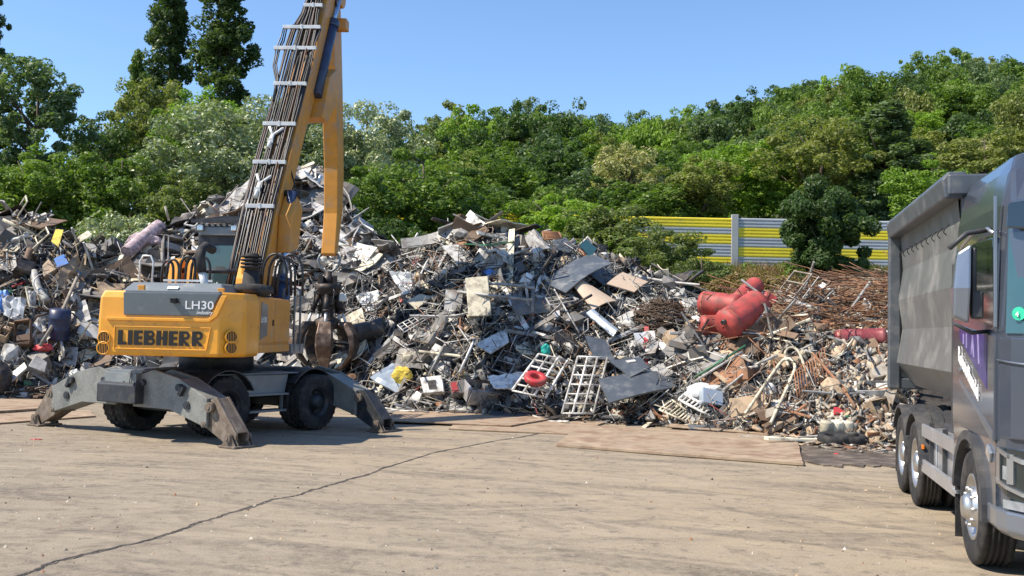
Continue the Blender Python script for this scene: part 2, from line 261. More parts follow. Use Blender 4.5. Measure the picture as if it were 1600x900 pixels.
# ------------------------------------------------------------------ mesh builder
SPLIT = {'boom_lug', 'bearing_bracket', 'pin', 'hinge_pin', 'lug', 'wheel_nut', 'step', 'boom_pin', 'side_platform', 'mirror_arm', 'rear_cab_panel', 'tail_lamp_bar', 'hose_loop', 'wire', 'chain_link', 'rear_frame', 'lens', 'daytime_strip', 'mirror_body', 'tank_lid'}
class MB:
    def __init__(s, T=None):
        s.v = []; s.f = []; s.m = []; s.s = []; s.g = []; s.T = T or Matrix.Identity(4)
    def add(s, vs, fs, mi=0, sm=False):
        o = len(s.v)
        s.v += [s.T @ Vector(q) for q in vs]; s.f += [tuple(i + o for i in q) for q in fs]
        s.m += [mi] * len(fs); s.s += [sm] * len(fs); s.g.append((o, len(s.v), len(s.f) - len(fs), len(s.f))); return s
    def box(s, c, d, mi=0, rot=None):
        x, y, z = d[0] / 2, d[1] / 2, d[2] / 2
        vs = [Vector(q) for q in ((-x, -y, -z), (x, -y, -z), (x, y, -z), (-x, y, -z), (-x, -y, z), (x, -y, z), (x, y, z), (-x, y, z))]
        if rot is not None: vs = [rot @ q for q in vs]
        c = Vector(c)
        return s.add([q + c for q in vs], [(3, 2, 1, 0), (4, 5, 6, 7), (0, 1, 5, 4), (1, 2, 6, 5), (2, 3, 7, 6), (3, 0, 4, 7)], mi)
    def bar(s, p0, p1, a, b, mi=0, up=(0, 0, 1)):
        p0 = Vector(p0); p1 = Vector(p1); d = (p1 - p0); L = d.length; d.normalize(); u = Vector(up)
        if abs(d.dot(u)) > .98: u = Vector((0, 1, 0))
        sx = d.cross(u).normalized(); u = sx.cross(d)
        M = Matrix((sx, d, u)).transposed()
        return s.box((p0 + p1) / 2, (a, L, b), mi, M)
    def prism(s, poly, o, e1, e2, e3, d0, d1, mi=0):
        o, e1, e2, e3 = (Vector(q) for q in (o, e1, e2, e3)); n = len(poly)
        vs = [o + e1 * a + e2 * b + e3 * d0 for a, b in poly] + [o + e1 * a + e2 * b + e3 * d1 for a, b in poly]
        area = sum(poly[i][0] * poly[(i + 1) % n][1] - poly[(i + 1) % n][0] * poly[i][1] for i in range(n))
        flip = (e1.cross(e2).dot(e3) * area * (d1 - d0)) < 0
        fs = [tuple(reversed(range(n))), tuple(range(n, 2 * n))] + [(i, (i + 1) % n, n + (i + 1) % n, n + i) for i in range(n)]
        if flip: fs = [tuple(reversed(q)) for q in fs]
        return s.add(vs, fs, mi)
    def tube(s, pts, r, n=6, mi=0, cap=True, sm=True):
        pts = [Vector(p) for p in pts]; rs = r if isinstance(r, (list, tuple)) else [r] * len(pts)
        vs = []; k = len(pts); u = None
        for i, p in enumerate(pts):
            d = (pts[min(i + 1, k - 1)] - pts[max(i - 1, 0)]).normalized()
            if u is None:
                u = d.cross(Vector((0, 0, 1)) if abs(d.z) < .9 else Vector((1, 0, 0))).normalized()
            else:
                u = (u - d * u.dot(d)).normalized()
            w_ = d.cross(u)
            for j in range(n):
                a = 2 * math.pi * j / n; vs.append(p + (u * math.cos(a) + w_ * math.sin(a)) * rs[i])
        fs = [(i * n + j, i * n + (j + 1) % n, (i + 1) * n + (j + 1) % n, (i + 1) * n + j) for i in range(k - 1) for j in range(n)]
        nf = len(s.f); caps = [tuple(reversed(range(n))), tuple(range((k - 1) * n, k * n))] if cap else []
        s.add(vs, fs + caps, mi, sm)
        for q in range(len(caps)): s.s[-1 - q] = False
        return s
    def cyl(s, p0, p1, r, n=16, mi=0, r1=None): return s.tube([p0, p1], [r, r if r1 is None else r1], n, mi)
    def lathe(s, prof, o, ax, n=32, mi=0, lug=None):
        """prof: (radius, distance along ax)"""
        o = Vector(o); ax = Vector(ax).normalized(); u = ax.cross(Vector((0, 0, 1)) if abs(ax.z) < .9 else Vector((1, 0, 0))).normalized(); w_ = ax.cross(u)
        vs = []
        for k, (r, h) in enumerate(prof):
            for j in range(n):
                a = 2 * math.pi * j / n; rr = r - (lug[1] if lug and k in lug[0] and j % 2 else 0)
                vs.append(o + ax * h + (u * math.cos(a) + w_ * math.sin(a)) * rr)
        fs = [(k * n + j, k * n + (j + 1) % n, (k + 1) * n + (j + 1) % n, (k + 1) * n + j) for k in range(len(prof) - 1) for j in range(n)]
        return s.add(vs, fs, mi, lug is None)
    def loft(s, secs, mi=0, sm=False, caps=True):
        n = len(secs[0]); vs = [q for sec in secs for q in sec]
        fs = [(k * n + j, k * n + (j + 1) % n, (k + 1) * n + (j + 1) % n, (k + 1) * n + j) for k in range(len(secs) - 1) for j in range(n)]
        if caps: fs += [tuple(reversed(range(n))), tuple(range((len(secs) - 1) * n, len(secs) * n))]
        return s.add(vs, fs, mi, sm)
    def build(s, name, mats, parent=None, bevel=0, solid=0, kind=None):
        if name in SPLIT and len(s.g) > 1:
            out = None
            for a, b, c, d in s.g:
                q = MB(); q.v = s.v[a:b]; q.f = [tuple(i - a for i in f) for f in s.f[c:d]]; q.m = s.m[c:d]; q.s = s.s[c:d]; q.g = [0]
                o = q.build(name, mats, parent, bevel, solid, kind); out = out or o
            return out
        me = bpy.data.meshes.new(name); c = Vector((0, 0, 0))
        if s.v:
            xs = [q.x for q in s.v]; ys = [q.y for q in s.v]; zs = [q.z for q in s.v]
            c = Vector(((min(xs) + max(xs)) / 2, (min(ys) + max(ys)) / 2, min(zs)))
        me.from_pydata([q - c for q in s.v], [], s.f)
        for m_ in (mats if isinstance(mats, (list, tuple)) else [mats]): me.materials.append(MAT[m_])
        me.polygons.foreach_set('material_index', s.m); me.polygons.foreach_set('use_smooth', s.s); me.update()
        o = bpy.data.objects.new(name, me); COL.objects.link(o)
        o.location = c - (wloc(parent) if parent else Vector((0, 0, 0)))
        if parent: o.parent = parent
        if bevel:
            b = o.modifiers.new('bevel', 'BEVEL'); b.width = bevel; b.segments = 2; b.limit_method = 'ANGLE'; b.angle_limit = R(35); b.harden_normals = False
        if solid:
            b = o.modifiers.new('solid', 'SOLIDIFY'); b.thickness = solid
        if kind: o['kind'] = kind
        return o
def wloc(o):
    l = Vector(o.location)
    while o.parent: o = o.parent; l += Vector(o.location)
    return l
def tag(o, label, cat, group=None):
    o['label'] = label; o['category'] = cat
    if group: o['group'] = group
    return o
def thing(name, label, cat, loc, group=None):
    o = bpy.data.objects.new(name, None); o.empty_display_size = .2; COL.objects.link(o); o.location = loc
    return tag(o, label, cat, group)
def np_mesh(name, V, Fq, mats, mi=None, smooth=False):
    """V (n,3), Fq (m,k) arrays with k = 3 or 4"""
    me = bpy.data.meshes.new(name); k = Fq.shape[1]
    me.vertices.add(len(V)); me.vertices.foreach_set('co', np.ascontiguousarray(V, dtype=np.float32).ravel())
    me.loops.add(Fq.size); me.loops.foreach_set('vertex_index', np.ascontiguousarray(Fq, dtype=np.int32).ravel())
    me.polygons.add(len(Fq)); me.polygons.foreach_set('loop_start', np.arange(0, Fq.size, k, dtype=np.int32))
    me.polygons.foreach_set('loop_total', np.full(len(Fq), k, dtype=np.int32))
    for m_ in mats: me.materials.append(MAT[m_])
    if mi is not None: me.polygons.foreach_set('material_index', np.asarray(mi, dtype=np.int32))
    if smooth: me.polygons.foreach_set('use_smooth', np.ones(len(Fq), dtype=bool))
    me.update(calc_edges=True); return me
def text(mb, s, o, ex, ey, size, depth=.004, bold=0.0, mi=0, sx=1.0, center=False, nrm=None, shear=0.0):
    cu = bpy.data.curves.new('lettering', 'FONT'); cu.body = s; cu.size = 1; cu.offset = bold; cu.extrude = 0.001; cu.shear = shear; cu.resolution_u = 3
    t = bpy.data.objects.new('lettering', cu); COL.objects.link(t); bpy.context.view_layer.update()
    me = bpy.data.meshes.new_from_object(t); bpy.data.objects.remove(t); bpy.data.curves.remove(cu)
    ex = Vector(ex).normalized(); ey = Vector(ey).normalized(); n = Vector(nrm) if nrm else ex.cross(ey)
    xs = [v.co.x for v in me.vertices]; wd = (max(xs) - min(xs)) * size * sx; off = -wd / 2 if center else 0; x0 = min(xs)
    vs = [Vector(o) + ex * (off + (v.co.x - x0) * size * sx) + ey * (v.co.y * size) + n * ((v.co.z * 1000 + 1) * depth / 2) for v in me.vertices]
    mb.add(vs, [tuple(p.vertices) for p in me.polygons], mi); bpy.data.meshes.remove(me)
def sstep(a, b, x):
    t = min(1, max(0, (x - a) / (b - a))); return t * t * (3 - 2 * t)
def interp(x, xs, ys):
    return float(np.interp(x, xs, ys))

# ------------------------------------------------------------------ the ground
HX = [-400, 0, 130, 400, 600, 700, 800, 900, 1000, 1100, 1200, 1300, 1400, 1480, 1600, 2000]
HYP = [370, 350, 340, 318, 288, 272, 254, 264, 256, 250, 226, 200, 190, 166, 168, 158]
YR = 190.0
def terrain(X, Y):
    if Y < 20: return -0.08
    px = 800 + 1600 * X / Y
    s0 = interp(px, [-200, 700, 1000, 1150, 1600], [36, 33, 30, 26.5, 26.5]); h = -0.08
    h += 4.4 * sstep(s0, s0 + 11, Y) + 1.0 * sstep(s0 + 9, 50, Y)
    if Y > 56:
        zr = CZ + (hz(px) - interp(px, HX, HYP)) * YR / 1600
        t = min(1.0, (Y - 56) / (YR - 56)); h += (zr - 5.3) * (t ** 0.9)
        if Y > YR: h -= (Y - YR) * .12
    return max(h, -0.08) + (.5 * noise.noise(Vector((X / 9, Y / 9, 0))) if Y > 56 else .0)
def build_ground():
    xs = np.unique(np.concatenate([np.linspace(-700, -80, 12), np.linspace(-80, 80, 65), np.linspace(80, 700, 12)]))
    ys = np.unique(np.concatenate([np.linspace(-300, 18, 6), np.linspace(20, 60, 28), np.linspace(64, 210, 32), np.linspace(230, 700, 8)]))
    V = np.array([[x, y, terrain(x, y)] for y in ys for x in xs]); nx = len(xs)
    Fq = np.array([[j * nx + i, j * nx + i + 1, (j + 1) * nx + i + 1, (j + 1) * nx + i] for j in range(len(ys) - 1) for i in range(nx - 1)])
    o = bpy.data.objects.new('hillside', np_mesh('hillside', V, Fq, ['forest_floor'], smooth=True)); COL.objects.link(o); o['kind'] = 'structure'
    # the yard, one gently uneven sheet
    xs = np.linspace(-60, 60, 121); ys = np.linspace(-40, 33, 147)
    V = np.array([[x, y, .018 * noise.noise(Vector((x / 2.5, y / 2.5, 3))) * (1 if y > 4 else .3)] for y in ys for x in xs]); nx = len(xs)
    Fq = np.array([[j * nx + i, j * nx + i + 1, (j + 1) * nx + i + 1, (j + 1) * nx + i] for j in range(len(ys) - 1) for i in range(nx - 1)])
    o = bpy.data.objects.new('yard', np_mesh('yard', V, Fq, ['yard'], smooth=True)); COL.objects.link(o); o['kind'] = 'structure'
def yard_z(x, y): return .018 * noise.noise(Vector((x / 2.5, y / 2.5, 3)))
build_ground()

def crack():
    ctrl = [(-120, 945), (40, 897), (110, 872), (240, 842), (300, 822), (345, 806), (420, 784), (470, 772), (520, 757), (560, 746), (625, 722), (700, 703), (770, 690), (833, 680), (880, 672)]
    pts = []
    for a, b in zip(ctrl[:-1], ctrl[1:]):
        for k in range(14):
            t = k / 14; pts.append(G(a[0] + (b[0] - a[0]) * t, a[1] + (b[1] - a[1]) * t))
    mb = MB(); vs = []; n = len(pts); rr = random.Random(4)
    for i, p in enumerate(pts):
        d = (pts[min(i + 1, n - 1)] - pts[max(i - 1, 0)]); d.z = 0; d.normalize(); s = Vector((-d.y, d.x, 0))
        j = noise.noise(Vector((i * .11, 0, 7))) * .07 + noise.noise(Vector((i * .45, 0, 7))) * .03
        wd = .012 + .03 * abs(noise.noise(Vector((i * .2, 5, 1)))) + rr.uniform(0, .010)
        c = p + s * j; z0 = .010
        for off, z in ((-wd - .012, -.004), (-wd, .004 + rr.uniform(0, .006)), (-wd * .62, .005), (wd * .62, .005), (wd, .004 + rr.uniform(0, .006)), (wd + .012, -.004)):
            vs.append(c + s * (off + rr.uniform(-.006, .006)) + Vector((0, 0, z + yard_z(c.x, c.y))))
    fs = []; ms = []
    for i in range(n - 1):
        for k in range(5):
            fs.append((i * 6 + k, i * 6 + k + 1, (i + 1) * 6 + k + 1, (i + 1) * 6 + k)); ms.append(1 if k == 2 else 0)
    mb.add(vs, fs); mb.m = ms
    o = mb.build('pavement_joint', ['joint_rim', 'joint_dark'], kind='structure')
mat('joint_rim', (.17, .14, .11), .95, 0, .4, 12, bump=.8, bscale=50)
mat('joint_dark', (.03, .026, .022), .95)
crack()

def plate(name, pts, z, th, m='plate_rust', label=None):
    P = [G(*q) for q in pts]; c = sum(P, Vector()) / len(P)
    mb = MB(); n = len(P); rr = random.Random(len(label))
    V = []
    for i in range(n):
        for k in range(4):
            p = P[i].lerp(P[(i + 1) % n], k / 4); V.append((p.x + rr.uniform(-.02, .02), p.y + rr.uniform(-.02, .02)))
    mb.prism(V, (0, 0, 0), (1, 0, 0), (0, 1, 0), (0, 0, 1), z, z + th)
    o = mb.build(name, [m], bevel=.006); return tag(o, label, 'steel plate', 'steel plates laid on the yard')
plate('steel_plate', [(868, 699), (1254, 729), (1252, 722), (1246, 687), (1060, 676), (905, 668)], .012, .05, label='large sand coloured steel plate lying nearest the camera on the yard')
plate('steel_plate', [(700, 672), (905, 681), (930, 668), (960, 657), (720, 655)], .008, .03, label='thin tan steel plate just behind the large one')
plate('steel_plate', [(600, 662), (800, 670), (880, 655), (870, 648), (620, 646)], .045, .03, label='tan steel plate at the foot of the middle heap')
plate('steel_plate', [(-60, 650), (78, 641), (130, 628), (-60, 626)], .012, .05, label='pinkish brown steel plate left of the loader foot')
plate('steel_plate', [(-60, 668), (150, 652), (140, 643), (-60, 652)], .008, .03, label='thin steel plate in front of the left heap')
plate('steel_plate', [(1040, 672), (1290, 692), (1300, 684), (1060, 664)], .066, .03, label='brown steel plate at the edge of the rubble')
def mud():
    P = [(1256, 722), (1300, 730), (1360, 728), (1420, 736), (1460, 720), (1440, 690), (1330, 684), (1250, 688)]; rr = random.Random(3); V = []
    for i in range(len(P)):
        for k in range(6):
            a = P[i]; b = P[(i + 1) % len(P)]; p = G(a[0] + (b[0] - a[0]) * k / 6, a[1] + (b[1] - a[1]) * k / 6)
            V.append((p.x + rr.uniform(-.06, .06), p.y + rr.uniform(-.22, .22)))
    mb = MB(); mb.prism(V, (0, 0, 0), (1, 0, 0), (0, 1, 0), (0, 0, 1), -.03, .022); mb.build('mud_patch', ['mud'], kind='structure')
mud()

# ------------------------------------------------------------------ foliage
def leaf_mesh(name, seed, centers, radii, nleaf, leaf, up=.3, flat=1.0, long=1.0):
    g = np.random.default_rng(seed); k = len(centers); idx = g.integers(0, k, nleaf)
    d = g.normal(size=(nleaf, 3)); d /= np.linalg.norm(d, axis=1)[:, None]
    rad = g.uniform(.35, 1, nleaf) ** .5
    C = centers[idx] + d * (radii[idx] * rad)[:, None] * np.array([1, 1, flat])
    nrm = d * .8 + g.normal(size=(nleaf, 3)) * .55 + np.array([0, 0, up]); nrm /= np.linalg.norm(nrm, axis=1)[:, None]
    t = g.normal(size=(nleaf, 3)); t -= nrm * (t * nrm).sum(1)[:, None]; t /= np.linalg.norm(t, axis=1)[:, None]; b = np.cross(nrm, t)
    s = leaf * g.uniform(.6, 1.35, nleaf)[:, None]
    V = np.stack([C - t * s * long, C - b * s * .55 + nrm * s * .12, C + t * s * long, C + b * s * .55 + nrm * s * .12], 1).reshape(-1, 3)
    Fq = np.arange(nleaf * 4).reshape(-1, 4)
    return np_mesh(name, V, Fq, ['leaf_mid'])
def crown(kind, seed, nleaf, leaf):
    g = np.random.default_rng(seed); cs = []; rs = []
    if kind == 'round':
        for i in range(95):
            d = g.normal(size=3); d /= np.linalg.norm(d); r = g.uniform(.25, .92); cs.append([d[0] * r, d[1] * r, 1.0 + d[2] * r * 1.0 + .1]); rs.append(g.uniform(.09, .25))
    elif kind == 'spread':
        for i in range(80):
            a = g.uniform(0, 6.28); r = g.uniform(.1, .85) ** .7; cs.append([math.cos(a) * r, math.sin(a) * r, .35 + .65 * (1 - r ** 2) * g.uniform(.3, 1)]); rs.append(g.uniform(.09, .22))
    elif kind == 'tall':      # width 2, height 6
        for i in range(190):
            z = g.uniform(.2, 5.7); q = .80 * math.sin(math.pi * min(1, (z + .5) / 6.4) ** .8) ** .6; a = g.uniform(0, 6.28); r = q * g.uniform(.2, 1)
            cs.append([math.cos(a) * r, math.sin(a) * r, z]); rs.append(g.uniform(.12, .26))
    elif kind == 'airy':
        for i in range(85):
            d = g.normal(size=3); d /= np.linalg.norm(d); r = g.uniform(.35, .95); cs.append([d[0] * r, d[1] * r, 1.15 + d[2] * r * 1.05]); rs.append(g.uniform(.08, .2))
    elif kind == 'cone':
        for i in range(50):
            z = g.uniform(.1, 1) ** 1.3 * 2.9; q = .9 * (1 - z / 3.1); a = g.uniform(0, 6.28); r = q * g.uniform(.3, 1)
            cs.append([math.cos(a) * r, math.sin(a) * r, z]); rs.append(.12 + .16 * (1 - z / 3))
    h = {'round': 2.2, 'spread': 1.25, 'tall': 6.1, 'airy': 2.3, 'cone': 3.1}[kind]
    return leaf_mesh('crown_' + kind, seed, np.array(cs), np.array(rs), nleaf, leaf, flat=1.25 if kind == 'tall' else .85, long=1.15), h
CR = {'far0': crown('round', 1, 6500, .044), 'far1': crown('round', 2, 5200, .050), 'far2': crown('airy', 3, 5200, .042),
      'far3': crown('round', 4, 7000, .040), 'far4': crown('cone', 5, 5000, .045), 'far5': crown('spread', 6, 5000, .042),
      'near_round': crown('round', 7, 15000, .030), 'near_round2': crown('round', 8, 13000, .033), 'near_airy': crown('airy', 9, 16000, .030),
      'near_tall': crown('tall', 10, 26000, .052), 'near_tall2': crown('tall', 13, 26000, .052), 'near_spread': crown('spread', 11, 11000, .028), 'dense': crown('round', 14, 36000, .032), 'willow': crown('round', 12, 26000, .023)}
def trunk_proto():
    out = []
    for s in range(2):
        g = random.Random(s + 40); mb = MB()
        mb.tube([(0, 0, -.15), (0.02, 0, .3), (-.02, .02, .7), (.03, .0, 1.0), (0, 0, 1.5)], [.07, .055, .042, .03, .008], 7)
        for k in range(9):
            a = g.uniform(0, 6.28); z = g.uniform(.45, 1.1); L_ = g.uniform(.4, .75); u = Vector((math.cos(a), math.sin(a), 0))
            mb.tube([Vector((0, 0, z)), u * L_ * .5 + Vector((0, 0, z + .2)), u * L_ * .8 + Vector((0, 0, z + .38))], [.022, .014, .005], 5)
        o = mb.build('trunk_proto', ['bark']); me = o.data; bpy.data.objects.remove(o); out.append(me)
    return out
TP = trunk_proto()
def tree(px, top, bot, wpx, Y, ck, m, label, cat='tree', group=None, name='broadleaf_tree', bare=.18, rot=None, sink=0):
    """top/bot: rows of the crown's top and foot in the photograph at distance Y"""
    pt = PY(px, top, Y); pb = PY(px, bot, Y); X = (pt.x + pb.x) / 2; wr = wpx * Y / 1600 / 2 * (1.22 if 'tall' in ck else 1.17)
    H = (pt.z - pb.z) * 1.08; g = terrain(X, Y); base = min(g, pb.z); me, h = CR[ck]
    r = thing(name, label, cat, (X, Y, base), group)
    c = bpy.data.objects.new('crown', me); COL.objects.link(c); c.parent = r; c.location = (0, 0, pb.z - base); c.scale = (wr, wr, H / h)
    c.rotation_euler = (0, 0, rot if rot is not None else rnd.uniform(0, 6.28))
    c.material_slots[0].link = 'OBJECT'; c.material_slots[0].material = MAT[m]
    t = bpy.data.objects.new('trunk', TP[rnd.randrange(2)]); COL.objects.link(t); t.parent = r
    th = (pb.z - base + H) / 1.9; t.scale = (wr * .9, wr * .9, th); return r
near = [
 (-18, -60, 150, 62, 78, 'near_tall', 'leaf_poplar', 'dark poplar cut off by the top left corner', 'poplar_tree'),
 (264, -60, 205, 74, 76, 'near_tall2', 'leaf_poplar', 'tall dark poplar, left one of the pair', 'poplar_tree'),
 (350, -50, 212, 98, 74, 'near_tall', 'leaf_poplar', 'broad dark poplar right of the pair, nearest the boom', 'poplar_tree'),
 (213, 84, 270, 46, 80, 'near_tall2', 'leaf_mid', 'slender small poplar left of the tall pair', 'poplar_tree'),
 (48, 78, 300, 185, 52, 'near_airy', 'leaf_blue', 'loose grey green tree with sky showing between its limbs, far left', 'broadleaf_tree'),
 (-40, 150, 320, 150, 54, 'near_round2', 'leaf_blue', 'grey green tree at the left edge of the picture', 'broadleaf_tree'),
 (152, 176, 320, 120, 60, 'near_round', 'leaf_dark', 'dark green tree in the gap beside the small poplar', 'broadleaf_tree'),
 (235, 118, 300, 125, 64, 'near_round2', 'leaf_olive', 'olive green tree below the tall poplars', 'broadleaf_tree'),
 (318, 136, 300, 150, 60, 'near_round', 'leaf_bright', 'bright green tree behind the silvery willow', 'broadleaf_tree'),
 (345, 158, 395, 260, 46, 'willow', 'leaf_silver', 'large silvery willow left of the boom', 'willow_tree'),
 (430, 146, 360, 190, 50, 'willow', 'leaf_silver', 'silvery willow right behind the boom', 'willow_tree'),
 (566, 152, 370, 185, 52, 'willow', 'leaf_silver', 'silvery willow right of the stick', 'willow_tree'),
 (55, 228, 385, 200, 43, 'near_round', 'leaf_mid', 'round green bush above the left heap', 'bush'),
 (-50, 240, 390, 150, 42, 'near_round2', 'leaf_mid', 'green bush at the left picture edge behind the heap', 'bush'),
 (185, 236, 420, 170, 43, 'near_round2', 'leaf_mid', 'leafy green bush between left heap and willow', 'bush'),
 (195, 318, 430, 150, 40, 'near_spread', 'leaf_silver', 'low silver grey bush in the dip between two heaps', 'bush'),
 (270, 270, 400, 140, 42, 'near_round', 'leaf_shrub', 'pale leaved bush under the large willow', 'bush'),
 (655, 232, 410, 215, 44, 'near_round', 'leaf_mid', 'dense rounded tree behind the middle heap', 'broadleaf_tree'),
 (570, 272, 400, 120, 42, 'near_round2', 'leaf_mid', 'small green tree directly right of the stick', 'broadleaf_tree'),
 (600, 330, 420, 160, 39, 'near_spread', 'leaf_dark', 'low dark bush below the small green tree', 'bush'),
 (760, 300, 410, 170, 47, 'near_round2', 'leaf_mid', 'green bush behind the top of the middle heap', 'bush'),
 (860, 305, 420, 180, 46, 'near_round', 'leaf_bright', 'light green bush behind the crest of the heap', 'bush'),
 (950, 318, 450, 170, 42, 'near_round2', 'leaf_shrub', 'grey green shrub left of the yellow striped barrier', 'bush'),
 (1030, 352, 465, 150, 37, 'near_round', 'leaf_shrub', 'sprawling shrub in front of the left barrier end', 'bush'),
 (1095, 392, 470, 105, 35, 'near_spread', 'leaf_shrub', 'low shrub just left of the barrier post', 'bush'),
 (1288, 286, 462, 150, 36, 'dense', 'leaf_dark', 'dark round bush standing before the striped barrier', 'bush'),
 (1180, 418, 480, 160, 32, 'near_spread', 'grass_dry', 'dry brown weeds above the red tanks', 'weeds'),
 (975, 222, 345, 118, 68, 'near_round2', 'leaf_cream', 'tree covered in creamy white blossom in mid slope', 'broadleaf_tree'),
 (1085, 245, 352, 150, 60, 'near_round', 'leaf_olive', 'olive green tree rising behind the barrier, left', 'broadleaf_tree'),
 (1165, 222, 345, 160, 64, 'near_round2', 'leaf_bright', 'fresh green tree behind the barrier post', 'broadleaf_tree'),
 (1275, 182, 345, 200, 62, 'willow', 'leaf_olive', 'broad olive tree behind the dark round bush', 'broadleaf_tree'),
 (1385, 168, 350, 130, 60, 'near_tall', 'leaf_blue', 'tall blue green tree left of the tipper body', 'broadleaf_tree'),
 (1450, 250, 370, 140, 50, 'near_round', 'leaf_bright', 'light green tree over the tipper body edge', 'broadleaf_tree'),
 (1530, 200, 350, 180, 58, 'near_airy', 'leaf_olive', 'thin olive tree above the truck body', 'broadleaf_tree'),
 (1560, 215, 350, 160, 62, 'near_round2', 'leaf_cream', 'pale blossoming tree above the truck cab', 'broadleaf_tree'),
 (1610, 130, 330, 130, 66, 'near_round', 'leaf_olive', 'pale olive tree at the right picture edge', 'broadleaf_tree'),
]
for a in near:
    px, top, bot, wd, Y, ck, m, lab, nm = a
    tree(px, top, bot, wd, Y, ck, m, lab, 'bush' if nm == 'bush' else ('weeds' if nm == 'weeds' else 'tree'), None, nm)
def hill_trees():
    g = random.Random(5); n = 0
    kinds = [('leaf_mid', 'mid green', 5), ('leaf_dark', 'dark green', 4), ('leaf_bright', 'bright green', 1.6), ('leaf_olive', 'olive green', 2), ('leaf_blue', 'blue green', 3)]
    pool = [k for k in kinds for _ in range(int(k[2] * 5))]
    Y = 62.0
    while Y < 196:
        sp = 5.2 + Y * .015
        X = -Y * .53
        while X < Y * .53:
            x = X + g.uniform(-.35, .35) * sp; y = Y + g.uniform(-.4, .4) * sp; X += sp * 1.12
            px = 800 + 1600 * x / y
            if px < 470 and y < 120: continue
            z = terrain(x, y); wr = g.uniform(.62, 1.0) * sp * .62; H = wr * (g.uniform(1.2, 1.7) if y < 105 else g.uniform(1.6, 2.5))
            if y > 150: H *= g.uniform(.8, 1.15)
            ck = g.choice(['far0', 'far1', 'far2', 'far3', 'far0', 'far3', 'far5', 'far1']);
            m, word, _ = g.choice(pool)
            if y > 175 and g.random() < .14: ck = 'far4'; m, word = 'leaf_dark', 'dark green'; H *= .9
            me, h = CR[ck]; nm = 'conifer_tree' if ck == 'far4' else 'broadleaf_tree'
            word2 = 'conifer' if ck == 'far4' else 'broadleaf tree'
            zone = 'left of the boom' if px < 480 else 'right of the stick' if px < 700 else 'above the middle heap' if px < 900 else 'above the shrubs' if px < 1080 else 'above the barrier post' if px < 1230 else 'above the dark round bush' if px < 1390 else 'above the truck'
            band = 'low' if y < 90 else 'halfway' if y < 135 else 'high' if y < 170 else 'topmost'
            r = thing(nm, f'{word} {word2} {band} on the wooded slope {zone}', 'tree', (x, y, z), f'{word} {word2}s {band} on the slope {zone}')
            c = bpy.data.objects.new('crown', me); COL.objects.link(c); c.parent = r; c.location = (0, 0, .15 * H); c.scale = (wr, wr, H / h)
            c.rotation_euler = (g.uniform(-.12, .12), g.uniform(-.12, .12), g.uniform(0, 6.28)); c.material_slots[0].link = 'OBJECT'; c.material_slots[0].material = MAT[m]
            t = bpy.data.objects.new('trunk', TP[n % 2]); COL.objects.link(t); t.parent = r; t.scale = (wr, wr, H * .5); n += 1
        Y += sp * .92
    print('hill trees', n)
hill_trees()
def undergrowth():   # low scrub that closes the forest floor and the bank
    g = np.random.default_rng(8); C = []; Rr = []
    for i in range(900):
        Y = g.uniform(33, 60) if i % 2 else g.uniform(56, 110); X = g.uniform(-.55, .55) * Y; px = 800 + 1600 * X / Y
        if px > 1130 and 46 < Y < 51: continue
        near_b = Y < 52 and px > 1010
        C.append([X, Y, terrain(X, Y) + (.0 if near_b else .3)]); Rr.append(g.uniform(.2, .45) if near_b else g.uniform(.7, 1.8))
    C = np.array(C); Rr = np.array(Rr)
    me = leaf_mesh('undergrowth', 3, C, Rr, 130000, .12); o = bpy.data.objects.new('undergrowth', me); COL.objects.link(o)
    me.materials.clear(); me.materials.append(MAT['leaf_mid']); o['kind'] = 'stuff'; tag(o, 'leafy undergrowth covering the bank and forest floor behind the heaps', 'undergrowth')
undergrowth()
def dry_grass():
    g = np.random.default_rng(9); n = 9000
    px = g.uniform(1120, 1480, n); Y = g.uniform(27.5, 40, n); X = (px - 800) / 1600 * Y
    Z = np.array([terrain(x, y) for x, y in zip(X, Y)]); h = g.uniform(.15, .55, n); a = g.uniform(0, 6.28, n); wv = .02
    P = np.stack([X, Y, Z], 1); s = np.stack([np.cos(a) * wv, np.sin(a) * wv, np.zeros(n)], 1); lean = g.normal(size=(n, 3)) * .16; lean[:, 2] = 0
    V = np.stack([P - s, P + s, P + lean + np.stack([0 * h, 0 * h, h], 1)], 1).reshape(-1, 3)
    me = np_mesh('dry_grass', V, np.arange(n * 3).reshape(-1, 3), ['grass_dry']); o = bpy.data.objects.new('dry_grass', me); COL.objects.link(o)
    o['kind'] = 'stuff'; tag(o, 'dry brown grass on the bank behind the rusty rods', 'grass')
dry_grass()

